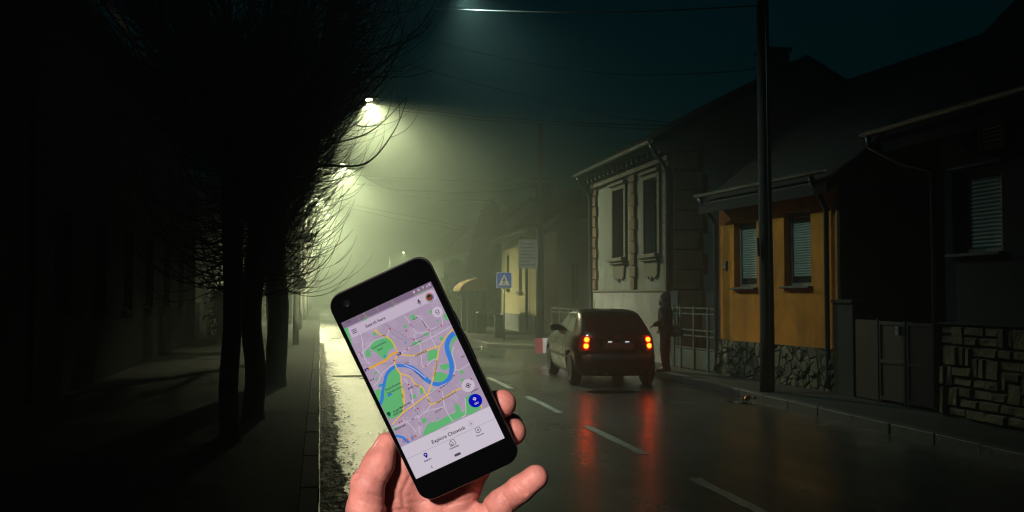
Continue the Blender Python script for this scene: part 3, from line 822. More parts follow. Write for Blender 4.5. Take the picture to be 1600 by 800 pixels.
# stones laid in a patchwork bond on a 13 cm grid
mb = MB(); g = .13; nx, nz = int(W3 / g), 9
used = [[False] * nz for _ in range(nx)]
for i in range(nx):
    for j in range(nz):
        if used[i][j]:
            continue
        opts = [s for s in ((1, 2), (2, 1), (2, 2), (1, 3), (3, 1), (1, 2), (2, 1), (1, 1)) if i + s[0] <= nx and j + s[1] <= nz and all(not used[i + a][j + b] for a in range(s[0]) for b in range(s[1]))]
        big = [s for s in opts if s != (1, 1)]
        s = random.choice(big) if big else (1, 1)
        for a in range(s[0]):
            for b in range(s[1]):
                used[i + a][j + b] = True
        e = random.uniform(.008, .016); dp = random.uniform(.03, .085)
        x0, x1, z0, z1 = i * g + e, (i + s[0]) * g - e, j * g + e + .02, (j + s[1]) * g - e + .02
        q = random.uniform(.008, .02)
        vs = [(x0, -.012, z0), (x1, -.012, z0), (x1, -.012, z1), (x0, -.012, z1)]
        vs += [(x + random.uniform(-.006, .006), -dp + random.uniform(-.014, .014), z + random.uniform(-.006, .006)) for x, z in ((x0 + q, z0 + q), (x1 - q, z0 + q), (x1 - q, z1 - q), (x0 + q, z1 - q))]
        mb.add(vs, [(4, 5, 6, 7), (0, 1, 5, 4), (1, 2, 6, 5), (2, 3, 7, 6), (3, 0, 4, 7)])
pl = mb.build('stone_base', M_BLOCK, H3)
MB().box(-.01, W3, -.014, -.002, -.1, 1.2).box(-.02, W3, -.075, -.0025, 1.2, 1.225).build('mortar', M_DARKWALL, pl)
for k, (u0, u1, z0, z1) in enumerate(op3):
    w = frame_mesh(u0, u1, z0, z1, .13, .055, .06, [('v', u1 - .18)]).build('window', M_FRAME, H3)
    blind_mesh(u0 + .055, u1 - .21, .165, z0 + .06, z1 - .055, .05).build('blind', M_BLIND, w)
    blind_mesh(u1 - .15, u1 - .055, .165, z0 + .06, z1 - .055, .05).build('blind', M_BLIND, w)
    MB().box(u0 - .05, u1 + .05, -.09, .125, z0 - .045, z0 - .004).build('sill', M_TRIM, w, bevel=.008)
    MB().box(u0 - .02, u1 + .05, -.05, -.003, z1 + .012, z1 + .085).build('lintel', M_WHITE, w, bevel=.006)
# shutter box of the attic window under the eaves
w = frame_mesh(.85, 1.35, 3.33, 3.76, -.045, .05, .042).build('vent_window', M_FRAME, H3)
blind_mesh(.9, 1.3, -.02, 3.38, 3.71, .05).build('blind', M_BLIND, w)

# --- gate and wall between the yellow and the right house -----------
G = thing('yard_gate', 'black double yard gate with a pale letterbox between the yellow and blue grey houses', 'gate', (8.1, 15.2, .118), R(-90))
M_BLACK = mat('black_gate_paint', (0.008, 0.009, 0.01), 0.6, metallic=0.2, var=0.3)
MB().box(0, .62, -.02, .2, -.1, 1.44).box(-.02, .64, -.05, .23, 1.442, 1.5).build('gate_pier', M_DARKWALL, G, bevel=.01)
for (u0, u1) in ((1.32, 2.02), (2.05, 2.75)):
    mb = MB().box(u0, u0 + .05, 0, .05, .02, 1.2).box(u1 - .05, u1, 0, .05, .02, 1.2).box(u0 + .05, u1 - .05, 0, .05, 1.14, 1.19).box(u0 + .05, u1 - .05, 0, .05, .05, .1).box(u0 + .05, u1 - .05, 0, .05, .58, .63)
    mb.box(u0 + .05, u1 - .05, .018, .03, .1, .58).box(u0 + .05, u1 - .05, .018, .03, .63, 1.14)
    mb.build('leaf', M_BLACK, G)
mb = MB().box(.66, 1.28, 0, .05, .02, 1.2).box(1.285, 1.315, -.01, .06, -.1, 1.24)
mb.build('fence_panel', M_BLACK, G)
lb = MB().box(1.86, 1.95, -.06, -.003, 1.0, 1.13).build('letterbox', mat('letterbox_paint', (.45, .5, .46), .35, metallic=.3), G, bevel=.006)
MB().box(1.875, 1.935, -.064, -.061, 1.08, 1.095).build('slot', M_BLACK, lb)

# --- front railing between the pale house and the yellow house -----
FR = thing('front_railing', 'green grey metal railing with solid lower panels beside the yellow house', 'railing', (7.62, 21.5, .118), math.atan2(19.45 - 21.5, 7.80 - 7.62))
Lf = 2.05
for u in (0, .35, 1.0, 1.65, 2.0):
    MB().box(u, u + .05, 0, .05, -.05, 1.34).build('post', M_METAL, FR)
mb = MB()
for z in (1.28, 1.16, .82, .70, .44):
    mb.box(.05, Lf - .05, .012, .038, z, z + .028)
mb.build('rail', M_METAL, FR)
MB().box(.05, Lf - .05, .02, .03, .02, .42).build('panel', M_METAL, FR)

# --- dark house between the two lit ones ---------------------------
H4 = thing('house', 'unlit black house set back between the pale townhouse and the cream house', 'house', (8.9, 38.0, .118), R(-90), 'houses lining the street')
op4 = [(2.2, 3.1, 1.3, 2.7), (5.2, 6.1, 1.3, 2.7)]
wall_mesh(8.6, 7, 4.2, op4, .2, (3.5, 6.9)).build('wall', M_DARKWALL, H4)
roof_mesh(8.6, 7, 4.2, (3.5, 6.9), .5, .2).build('roof', M_TILE, H4)
for (u0, u1, z0, z1) in op4:
    w = frame_mesh(u0, u1, z0, z1, .12, .06, .06, [('v', (u0 + u1) / 2)]).build('window', M_FRAME, H4)
    MB().box(u0 + .06, u1 - .06, .15, .16, z0 + .06, z1 - .06).build('pane', M_GLASS, w)
FR2 = thing('front_railing', 'low metal rail showing just above the roof of the black car', 'railing', (7.55, 33.2, .118), R(-90))
for u in (0, 1.2, 2.4, 3.6):
    MB().box(u, u + .045, 0, .045, -.05, 1.16).build('post', M_METAL, FR2)
mb = MB()
for z in (1.12, 1.0, .5):
    mb.box(.045, 3.6, .01, .035, z, z + .03)
mb.build('rail', M_METAL, FR2)

# --- cream house ---------------------------------------------------
H5 = thing('house', 'small cream lit house end with two tall narrow windows behind the crossing sign', 'house', (8.4, 47.6, .118), R(-90), 'houses lining the street')
W5 = 8.0
op5 = [(1.5, 2.1, 1.85, 3.35), (4.4, 5.1, 1.7, 3.3)]
wall_mesh(W5, 6.5, 4.15, op5, .3, (3.2, 6.4)).build('wall', M_CREAM, H5)
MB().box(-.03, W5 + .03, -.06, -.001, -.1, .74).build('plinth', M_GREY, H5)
roof_mesh(W5, 6.5, 4.15, (3.2, 6.4), .45, .2).build('roof', M_TILE, H5)
gutter_mesh(-.25, W5 + .3, -.5, 4.1, .08).build('gutter', M_ZINC, H5)
for u in (.12, 6.6):
    MB().tube([(u, -.5, 4.05), (u, -.1, 3.6), (u, -.1, .1)], .06, 10).build('downpipe', M_PIPE, H5, smooth=True)
for (u0, u1, z0, z1) in op5:
    w = frame_mesh(u0, u1, z0, z1, .2, .06, .06).build('window', M_FRAME, H5)
    MB().box(u0 + .06, u1 - .06, .23, .24, z0 + .06, z1 - .06).build('pane', M_GLASS, w)
    MB().box(u0 - .1, u1 + .1, -.12, .19, z0 - .08, z0 - .004).build('sill', M_TRIM, w)

# --- far right houses ----------------------------------------------
def plain_house(label, x, y0, y1, side, H, rid, m, Dp=7.0, ops=()):
    W = y1 - y0
    t = thing('house', label, 'house', (x, y1 if side > 0 else y0, .118), R(-90) if side > 0 else R(90), 'houses lining the street')
    wall_mesh(W, Dp, H, list(ops), .16, (Dp / 2, rid)).build('wall', m, t)
    roof_mesh(W, Dp, H, (Dp / 2, rid), .45, .2).build('roof', M_TILE, t)
    gutter_mesh(-.15, W + .15, -.5, H - .02, .07).build('gutter', M_PIPE, t)
    for (u0, u1, z0, z1) in ops:
        w = frame_mesh(u0, u1, z0, z1, .09, .06, .05, [('v', (u0 + u1) / 2)]).build('window', M_SHADEWALL, t)
        MB().box(u0 + .06, u1 - .06, .12, .13, z0 + .06, z1 - .06).build('pane', M_GLASS, w)
        MB().box(u0 - .08, u1 + .08, -.09, .085, z0 - .06, z0 - .004).build('sill', M_SHADEWALL, w)
    return t
def wins(W, z0, z1, step=2.4, w=1.0, start=1.1):
    out = []; u = start
    while u + w < W - .6:
        out.append((u, u + w, z0, z1)); u += step
    return out
plain_house('faded grey house in the fog beyond the dark tree on the right', 8.9, 60, 74, 1, 4.4, 7.2, M_GREY, ops=wins(14, 1.4, 2.9))
plain_house('farthest grey house on the right, almost lost in fog', 9.1, 76, 100, 1, 4.8, 7.6, M_GREY, ops=wins(24, 1.4, 2.9, 3))
# left side, from the camera outwards
plain_house('house front with its shade painted in, filling the left edge of the street', -4.05, -6, 15.4, -1, 6.9, 10.5, M_SHADEWALL, ops=wins(21.4, 1.25, 3.1, 2.9, 1.1))
plain_house('second house front with its shade painted in, behind the left tree trunks', -4.0, 15.6, 32.6, -1, 6.4, 9.8, M_SHADEWALL, ops=wins(17, 1.25, 2.9, 2.8, 1.1))
h6 = plain_house('left house with a faintly lit pale wall seen between the tree trunks', -4.1, 34.6, 52, -1, 5.2, 8.2, M_WHITE, ops=wins(17.4, 1.5, 3.0, 3.2, 1.0, 9.0))
MB().box(-.02, .35, -.12, -.002, -.1, 5.0).build('corner_pilaster', M_TRIM, h6)
MB().box(.3, 9.0, -.09, -.003, -.1, 1.3).build('plinth', M_DARKWALL, h6)
plain_house('house with darkened walls in the fog on the left beyond the street lamps', -4.3, 54, 80, -1, 5.0, 8.0, M_DARKWALL, ops=wins(26, 1.4, 2.9, 3))  # walls of this and the next house darkened as painted shade
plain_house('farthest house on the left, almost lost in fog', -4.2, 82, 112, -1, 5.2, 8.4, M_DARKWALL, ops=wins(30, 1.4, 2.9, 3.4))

HG = thing('hedge', 'tall black hedge along the left house front beyond the tree trunks', 'hedge', (-3.1, 33.5, .118))
mb = MB(); rs = random.Random(3)
for i in range(5200):
    y = rs.uniform(0, 17); top = 1.75 + .25 * mnoise.noise(Vector((y * .7, 0, 2))) + .12 * mnoise.noise(Vector((y * 3, 0, 5)))
    z = rs.uniform(.05, 1) ** .6 * top; x = rs.gauss(0, .22)
    s_ = rs.uniform(.05, .11)
    dx = Vector((rs.gauss(0, 1), rs.gauss(0, 1), rs.gauss(0, 1))).normalized(); dy = dx.orthogonal().normalized(); o_ = Vector((x, y, z))
    mb.add([o_ - dx * s_, o_ + dy * s_ * .5, o_ + dx * s_, o_ - dy * s_ * .5], [(0, 1, 2, 3)])
mb.build('foliage', mat('dark_hedge_leaf', (.012, .02, .012), .8, var=.5), HG)
MB().box(-.1, .1, .2, 16.8, 0, 1.3).build('branch_core', mat('dark_hedge_wood', (.012, .012, .01), .9), HG)

# ---------------------------------------------------------------- poles, signs, small street furniture
P = thing('utility_pole', 'tall weathered wooden pole on the right pavement before the yellow house', 'utility pole', (7.16, 15.67, .118))
mb = MB(); mb.tube([(0, 0, -.05), (.01, 0, 1), (.0, .01, 3), (-.02, 0, 6), (-.03, 0, 9.2)], [.122, .117, .11, .10, .09], 14)
mb.build('pole_shaft', M_TIMBER, P, smooth=True)
mb = MB().box(-1.0, 1.0, -.16, -.10, 8.6, 8.72); mb.build('cross_arm', M_TIMBER, P)
MB().tube([(-.14, -.03, 2.2), (-.15, -.03, 2.5)], .02, 6).build('cable_clip', M_METAL, P)
MB().tube([(.0, -.135, .1), (.0, -.13, 2.2), (-.01, -.118, 5), (-.02, -.11, 8.5)], .012, 6).build('earth_wire', M_PIPE, P)

P2 = thing('utility_pole', 'slim dark pole behind the notice board beside the cream house', 'utility pole', (7.40, 34.15, .118))
MB().tube([(0, 0, -.05), (0, 0, 3), (0, 0, 7.4)], [.12, .10, .08], 12).build('pole_shaft', mat('tarred_pole', (.025, .024, .02), .9), P2, smooth=True)
for z in (5.2, 5.5):
    MB().box(-.3, .3, -.04, .04, z, z + .05).build('cable_bracket', M_METAL, P2)

M_SIGNBACK = mat('galvanised_plate', (.35, .37, .36), .4, metallic=.6)
NB = thing('notice_board', 'pale notice board with seven lines of small dark lettering on the slim pole', 'notice board', (6.93, 34.0, .118))
MB().box(-.31, .31, -.02, .02, 2.48, 3.42).build('board', mat('grey_board', (.48, .5, .55), .5, stain=.2), NB, bevel=.005)
mb = MB().box(-.335, -.311, -.03, .03, 2.455, 3.445).box(.311, .335, -.03, .03, 2.455, 3.445).box(-.31, .31, -.03, .03, 3.421, 3.445).box(-.31, .31, -.03, .03, 2.455, 2.479)
mb.build('board_frame', M_SIGNBACK, NB)
mb = MB(); z = 3.31
for w0, w1 in ((-.22, .2), (-.26, .24), (-.2, .24), (-.26, .1), (-.27, .25), (-.24, .05), (-.26, .22)):
    u = w0
    while u < w1:
        w = random.uniform(.03, .075)
        mb.box(u, min(u + w, w1), -.0235, -.0205, z - random.uniform(.035, .05), z); u += w + .014
    z -= .118
mb.build('lettering', mat('dark_lettering', (.06, .07, .08), .6), NB)
mb = MB().box(.30, .39, .022, .05, 2.7, 2.74).box(.30, .39, .022, .05, 3.15, 3.19)
mb.build('bracket', M_SIGNBACK, NB)

SG = thing('crossing_sign', 'square blue pedestrian crossing sign with a white triangle on a thin post', 'road sign', (6.14, 34.2, .118), 0)
MB().tube([(0, .03, -.05), (0, .03, 2.36)], .03, 10).build('post', M_SIGNBACK, SG, smooth=True)
def rrect(x0, x1, y0, y1, r, n=5):
    pts = []
    for cx, cy_, a0 in ((x1 - r, y0 + r, -90), (x1 - r, y1 - r, 0), (x0 + r, y1 - r, 90), (x0 + r, y0 + r, 180)):
        for i in range(n + 1):
            a = R(a0 + 90 * i / n)
            pts.append((cx + r * math.cos(a), cy_ + r * math.sin(a)))
    return pts
VERT = Matrix(((1, 0, 0, 0), (0, 0, -1, 0), (0, 1, 0, 0), (0, 0, 0, 1)))   # x,y of a flat outline become x,z
M_SW = mat('sign_white', (.9, .92, .93), .5, var=.04)
M_SB = mat('sign_blue', (.02, .13, .8), .5, var=.1)
M_SK = mat('sign_black', (.01, .012, .03), .5)
MB().prism(rrect(-.26, .26, 1.80, 2.33, .03), -.006, .006, VERT).build('plate', M_SW, SG)
MB().prism(rrect(-.245, .245, 1.815, 2.315, .025), .007, .009, VERT).build('blue_field', M_SB, SG)
MB().prism([(-.2, 1.88), (.2, 1.88), (0, 2.26)], .010, .012, VERT).build('triangle', M_SW, SG)
mb = MB()
c_ = [(0 + .024 * math.cos(i * .524), 2.15 + .024 * math.sin(i * .524)) for i in range(12)]
mb.prism(c_, .013, .015, VERT)
for pts in ([(-.022, 2.115), (-.028, 2.02), (.012, 2.02), (.028, 2.115)], [(-.028, 2.018), (-.075, 1.905), (-.045, 1.905), (-.004, 2.018)], [(-.002, 2.018), (.045, 1.905), (.075, 1.905), (.012, 2.018)],
            [(-.024, 2.11), (-.07, 2.04), (-.056, 2.03), (-.026, 2.065)], [(.03, 2.11), (.028, 2.07), (.058, 2.03), (.07, 2.042)]):
    mb.prism(pts, .013, .015, VERT)
for u in (-.16, -.10, -.02, .085, .13):
    mb.prism([(u, 1.885), (u + .025, 1.885), (u + .022, 1.9), (u + .003, 1.9)], .013, .015, VERT)
mb.build('walking_figure', M_SK, SG)

t = thing('round_sign', 'small round sign seen from behind on the far left lamp pole', 'road sign', (-.60, 33.0, 2.05))
MB().lathe([(.19, -.01), (.19, .01)], 24, Matrix.Rotation(R(90), 4, 'X')).build('disc', M_PIPE, t)
MB().box(-.2, .0, .012, .03, -.02, .02).build('bracket', M_PIPE, t)
t = thing('pole_box', 'dark rectangular box fixed high on the far left lamp pole', 'cabinet', (-.42, 33.2, 3.5))
MB().box(-.24, .2, -.12, .12, -.14, .14).build('casing', M_PIPE, t, bevel=.015)
MB().box(-.26, .22, -.14, .14, .142, .16).build('lid', M_PIPE, t)

t = thing('utility_cabinet', 'narrow pale utility cabinet standing left of the crossing sign post', 'cabinet', (6.42, 36.8, .118))
MB().box(-.16, .16, -.12, .12, 0, .78).build('casing', mat('pale_cabinet', (.17, .18, .14), .7, stain=.35), t, bevel=.012)
MB().box(-.19, .19, -.15, .15, .782, .83).build('lid', M_TRIM, t, bevel=.01)
MB().box(-.13, .13, -.127, -.121, .06, .72).build('door', mat('cabinet_door', (.15, .16, .13), .7), t)

M_GATEPOST = mat('aged_column', (.11, .12, .10), .8, var=.3, stain=.3)
KS = thing('kiosk', 'small street kiosk with a rounded tan awning at the foot of the dark tree', 'kiosk', (6.75, 42.6, .118))
M_AWN = mat('tan_awning_cloth', (.34, .20, .07), .8, var=.15, stain=.2)
M_KIOSK = mat('green_grey_kiosk', (.04, .06, .05), .8, var=.3, stain=.3)
MB().box(-.5, .08, -.3, 1.7, 0, 1.71).build('booth', M_KIOSK, KS, bevel=.02)
mb = MB(); vs = []; n = 12
for yy in (-.55, 1.8):
    for i in range(n + 1):
        a = R(90 * i / n)
        vs.append((.1 - 1.15 * math.sin(a), yy, 1.72 + .56 * math.cos(a)))
    vs.append((.1, yy, 1.72))
k = n + 2
mb.add(vs, [tuple(range(k)), tuple(range(2 * k - 1, k - 1, -1))] + [(i, k + i, k + (i + 1) % k, (i + 1) % k) for i in range(k)])
mb.build('awning', M_AWN, KS)
for xx, yy in ((-.62, -.3), (-.62, 1.5), (-.2, -.35)):
    MB().box(xx - .1, xx + .1, yy - .1, yy + .1, 0, 1.7).build('column', M_GATEPOST, KS, bevel=.02)
t = thing('waste_bin', 'small green waste bin standing under the awning beside the kiosk columns', 'bin', (6.45, 41.2, .118))
MB().lathe([(.16, 0), (.2, .02), (.23, .75), (.23, .78)], 18).build('bin_body', mat('green_bin_plastic', (.008, .04, .028), .5), t, smooth=True)
MB().lathe([(.25, .782), (.25, .82), (.12, .9), (.02, .91)], 18).build('lid', mat('dark_bin_lid', (.02, .05, .035), .45), t, smooth=True)

BR = thing('road_barrier', 'low red and white barrier board in front of the black car', 'barrier', (5.95, 25.3, 0))
mb = MB()
for i in range(7):
    u0 = -.62 + i * .2
    mb.box(u0, u0 + .2, -.02, .02, .22, .60, None, i % 2)
mb.build('striped_board', [mat('barrier_red', (.09, .006, .008), .8), mat('barrier_white', (.07, .06, .06), .45)], BR)
for u in (.1, .6):
    MB().box(u - .03, u + .03, -.05, -.021, 0.03, .66).box(u - .05, u + .05, -.25, .25, 0, .05).build('foot', M_PIPE, BR)

LT = MB()
pts = []
for i in range(9):
    a = i * .7
    pts.append((.07 * math.cos(a) * random.uniform(.5, 1.3), .07 * math.sin(a) * random.uniform(.5, 1.3), random.uniform(.02, .07)))
def crumple(seed, s):
    rs = random.Random(seed)
    bm_v, bm_f = [], []
    n = 7
    g = [[(i * s / n - s / 2 + rs.uniform(-.2, .2) * s / n, j * s / n - s / 2 + rs.uniform(-.2, .2) * s / n, rs.uniform(0, .5) * s + .002) for j in range(n + 1)] for i in range(n + 1)]
    for row in g:
        bm_v += row
    for i in range(n):
        for j in range(n):
            a = i * (n + 1) + j
            bm_f += [(a, a + 1, a + n + 2), (a, a + n + 2, a + n + 1)]
    return MB().add(bm_v, bm_f)
M_FOIL = mat('crumpled_foil', (.8, .72, .45), .16, metallic=1.0, var=.1)
o = crumple(3, .22).build('foil_wrapper', M_FOIL, loc=(6.66, 15.3, .004)); tag(o, 'crumpled shiny foil wrapper glinting in the gutter by the wooden pole', 'litter')
o = crumple(9, .12).build('paper_scrap', mat('wet_paper', (.55, .55, .45), .35), loc=(5.05, 32.1, .004)); tag(o, 'pale scrap of paper lying on the far road edge below the crossing sign', 'litter')

# ---------------------------------------------------------------- overhead cables
M_CABLE = mat('black_cable', (.02, .022, .022), .35, var=.2)
M_CABLE2 = mat('pale_cable', (.13, .13, .11), .4, var=.2)
def smooth_line(pts, n=6):
    pts = [Vector(p) for p in pts]
    out = []
    for i in range(len(pts) - 1):
        p0, p1, p2, p3 = pts[max(i - 1, 0)], pts[i], pts[i + 1], pts[min(i + 2, len(pts) - 1)]
        for k in range(n):
            t_ = k / n
            out.append(.5 * ((2 * p1) + (p2 - p0) * t_ + (2 * p0 - 5 * p1 + 4 * p2 - p3) * t_ ** 2 + (3 * p1 - p0 - 3 * p2 + p3) * t_ ** 3))
    return out + [pts[-1]]
CABLES = [
 ('pale span wire crossing the top of the picture to the wooden pole', .012, 1, [(-.8,19.3,7.75),(.79,19.3,7.26),(1.6,18.89,7.1),(2.28,18.55,6.95),(4.0,17.62,6.72),(5.4,16.81,6.58),(7.16,15.7,6.47)]),
 ('thin dark cable sagging below the top wire to the townhouse chimney', .011, 0, [(-.78,33.1,8.4),(1.14,24.0,8.03),(2.04,24.0,7.82),(3.88,24.0,7.44),(4.97,24.0,7.27),(6.08,24.0,7.14),(7.7,24.0,7.1),(10.04,24.0,7.27),(11.1,24.2,7.5)]),
 ('dark cable sloping steeply down to the townhouse gutter', .013, 0, [(-.78,33.2,8.75),(1.45,27.0,8.03),(2.27,26.61,7.7),(4.15,25.68,7.01),(5.21,25.13,6.67),(6.23,24.59,6.31),(7.22,24.04,6.03),(8.18,23.5,5.87),(8.7,23.3,5.8)]),
 ('upper of the two parallel cables running right from the brightest lamp', .017, 0, [(-.74,33.2,8.2),(1.27,33.0,7.9),(2.34,32.2,7.59),(3.82,31.03,7.25),(4.87,30.16,7.01),(7.12,28.11,6.57),(9.14,26.0,6.22)]),
 ('lower of the two parallel cables running right from the brightest lamp', .014, 0, [(-.74,33.2,8.12),(1.28,33.1,7.84),(2.35,32.3,7.52),(3.83,31.13,7.17),(4.89,30.26,6.93),(7.15,28.21,6.52),(9.18,26.1,6.1)]),
 ('pale glinting cable sagging deeply from the second lamp to the slim pole', .017, 1, [(1.03,50.0,7.82),(1.75,48.74,7.38),(2.83,46.72,6.56),(3.83,44.7,6.03),(4.73,42.68,5.67),(5.72,40.16,5.38),(6.87,36.62,5.25),(7.4,34.15,5.35)]),
 ('topmost dark cable reaching the slim pole, hardly sagging', .013, 0, [(-.9,47.0,7.8),(-.12,48.0,7.55),(1.64,45.5,6.95),(3.62,42.33,6.5),(5.71,38.36,6.0),(7.4,34.15,5.64)]),
 ('middle dark cable reaching the slim pole between the pale sagging one and the topmost', .013, 0, [(-.9,49.5,7.2),(-.33,49.0,7.01),(1.66,46.1,6.62),(3.66,42.78,6.04),(6.11,37.81,5.54),(7.4,34.2,5.43)]),
 ('upper of the far low cables fading into fog above the dark tree', .016, 0, [(-.9,65.0,8.2),(-.23,65.0,7.82),(2.28,63.28,7.11),(4.52,61.7,6.55),(7.01,60.2,5.99),(9.4,60.1,5.4)]),
 ('lower of the far low cables fading into fog above the dark tree', .016, 0, [(-.9,65.0,8.0),(-.23,65.1,7.63),(2.29,63.36,6.88),(4.52,61.75,6.24),(7.01,60.2,5.73),(9.4,60.2,5.2)]),
]
for lab, r_, kind, pts in CABLES:
    o = MB().tube(smooth_line(pts), r_, 6).build('overhead_cable', M_CABLE2 if kind else M_CABLE, smooth=True)
    tag(o, lab, 'cable', 'cables over the street')

# ---------------------------------------------------------------- trees
M_BARK = mat('dark_wet_bark', (.035, .03, .024), .8, var=.5, scale=9, bump=1.0, bscale=26)
M_TWIG = mat('dark_twigs', (.03, .026, .02), .7, var=.3, scale=9)

def twig(mb, p, d, L, r, up, rs, n=7, sides=4):
    pts = [p.copy()]; d = d.normalized(); q = p.copy()
    wob = Vector((rs.uniform(-1, 1), rs.uniform(-1, 1), 0)) * .06
    for i in range(n):
        d = (d + Vector((0, 0, up * (i + 1) / n)) + wob + Vector((rs.uniform(-.07, .07), rs.uniform(-.07, .07), rs.uniform(-.06, .06)))).normalized()
        q = q + d * (L / n)
        pts.append(q.copy())
    mb.tube(pts, [r * (1 - .75 * i / n) for i in range(n + 1)], sides, caps=False)
    return pts

def pollard(x, y, seed, label, r0, reach, height, n_twig, zfork=2.5, low=True, extra=()):
    rs = random.Random(seed)
    t = thing('bare_tree', label, 'tree', (x, y, .118), 0, 'pollarded street trees on the left pavement')
    tr = MB()
    pts = [(0, 0, -.05), (.0, .0, .12), (rs.uniform(-.03, .03), 0, .6), (rs.uniform(-.05, .05), rs.uniform(-.04, .04), 1.4), (rs.uniform(-.06, .06), 0, zfork), (rs.uniform(-.08, .08), 0, zfork + .9), (rs.uniform(-.1, .1), 0, zfork + 2)]
    tr.tube(smooth_line(pts, 4), [r0 * 1.35, r0 * 1.25, r0 * 1.15, r0 * 1.12, r0 * 1.05, r0, r0, r0 * .98, r0, r0 * .97, r0 * .97, r0 * .96, r0, r0 * .98, r0 * 1.02, r0 * 1.08, r0 * 1.12, r0 * 1.0, r0 * .9, r0 * .8, r0 * .75, r0 * .6, r0 * .5, r0 * .4, r0 * .3][:len(smooth_line(pts, 4))], 12)
    limbs = []
    nl = 11
    for i in range(nl):
        a = 2 * math.pi * i / nl + rs.uniform(-.25, .25)
        z0 = zfork + rs.uniform(-.2, 1.6)
        L = rs.uniform(.75, 1.1)
        end = Vector((math.cos(a) * reach * L, math.sin(a) * reach * L, height * rs.uniform(.72, 1.0)))
        st = Vector((pts[4][0], 0, z0))
        mid = st.lerp(end, .45) + Vector((math.cos(a) * .25, math.sin(a) * .25, -.35))
        ln_ = smooth_line([st, mid, end], 5)
        tr.tube(ln_, [max(.018, r0 * .42 * (1 - .85 * j / (len(ln_) - 1))) for j in range(len(ln_))], 7)
        limbs.append(ln_)
    tr.build('trunk', M_BARK, t, smooth=True)
    cr = MB()
    for i in range(n_twig):
        if low and rs.random() < .17:
            z = zfork + rs.uniform(-.9, 1.2); a = rs.uniform(0, 6.283)
            p = Vector((math.cos(a) * r0 * .8, math.sin(a) * r0 * .8, z))
            d = Vector((math.cos(a), math.sin(a), rs.uniform(-.75, .1)))
            L, up = rs.uniform(.6, 1.5), rs.uniform(.35, .75)
        else:
            ln_ = limbs[rs.randrange(nl)]
            j = rs.uniform(1, len(ln_) - 1.001); k = int(j)
            p = ln_[k].lerp(ln_[k + 1], j - k)
            out = Vector((p.x, p.y, 0)); out = out.normalized() if out.length > .05 else Vector((1, 0, 0))
            a = rs.uniform(-1.3, 1.3)
            d = Vector((out.x * math.cos(a) - out.y * math.sin(a), out.x * math.sin(a) + out.y * math.cos(a), rs.uniform(-.5, .8)))
            L, up = rs.uniform(.6, 1.7), rs.uniform(.25, .7)
        ps = twig(cr, p, d, L, rs.uniform(.006, .012), up, rs)
        if rs.random() < .5:
            q = ps[rs.randint(2, 5)]
            twig(cr, q, Vector((rs.uniform(-1, 1), rs.uniform(-1, 1), rs.uniform(-.2, .6))), L * .5, .0055, .4, rs, 5, 3)
    for pts_ in extra:
        ps = smooth_line([Vector(q) - Vector((x, y, .118)) for q in pts_], 6)
        cr.tube(ps, [.020 * (1 - .8 * i / (len(ps) - 1)) for i in range(len(ps))], 5, caps=False)
        for j in range(2, len(ps) - 2, 3):
            twig(cr, ps[j], Vector((rs.uniform(.1, .8), rs.uniform(-.6, .6), rs.uniform(.1, .8))), rs.uniform(.3, .8), .006, .5, rs, 6, 3)
    cr.build('crown', M_TWIG, t)
    return t

pollard(-.94, 11.44, 21, 'nearest bare street tree on the left, slim trunk with a mass of arching twigs', .105, 1.2, 6.6, 1250)
pollard(-.82, 13.40, 22, 'second bare street tree on the left, straight dark trunk', .135, 1.15, 6.9, 1250,
        extra=[[(-.8, 13.4, 3.3), (-.1, 13.2, 3.55), (.6, 13.0, 3.75), (1.07, 12.9, 4.2)], [(-.8, 13.4, 3.0), (-.1, 13.1, 3.3), (.55, 13.0, 3.35), (.9, 12.9, 3.75), (1.07, 12.9, 4.17)], [(-.8, 13.4, 3.6), (.1, 13.0, 4.1), (.75, 12.9, 4.6), (1.15, 12.8, 5.0), (1.32, 12.8, 5.25)], [(-.7, 13.4, 3.4), (.2, 13.0, 3.9), (.8, 12.9, 4.45), (1.05, 12.8, 5.2)], [(-.7, 13.4, 3.8), (.5, 13.2, 4.7), (1.2, 13.0, 5.0), (1.4, 13.0, 5.25)]])
pollard(-.75, 18.21, 23, 'third bare street tree on the left, thick trunk nearest the lamp poles', .185, 1.0, 7.2, 1000, 2.4)
pollard(-1.35, 30.2, 26, 'fifth bare street tree, between the trunks and the lamp pole', .15, .95, 7.0, 420, 2.6)
pollard(-1.5, 38.5, 27, 'sixth bare street tree, beyond the nearest visible lamp pole', .15, .95, 7.0, 380, 2.6)
pollard(-1.6, 44.0, 28, 'seventh bare street tree, standing before the hedge end', .15, .95, 7.0, 380, 2.6)
pollard(-1.6, 56.0, 29, 'farthest bare street tree, a faint shape in the fog', .15, .95, 7.0, 300, 2.6)
pollard(-1.05, 25.4, 24, 'fourth bare street tree on the left, mostly hidden behind the thick trunk', .14, .95, 7.0, 600, 2.6)

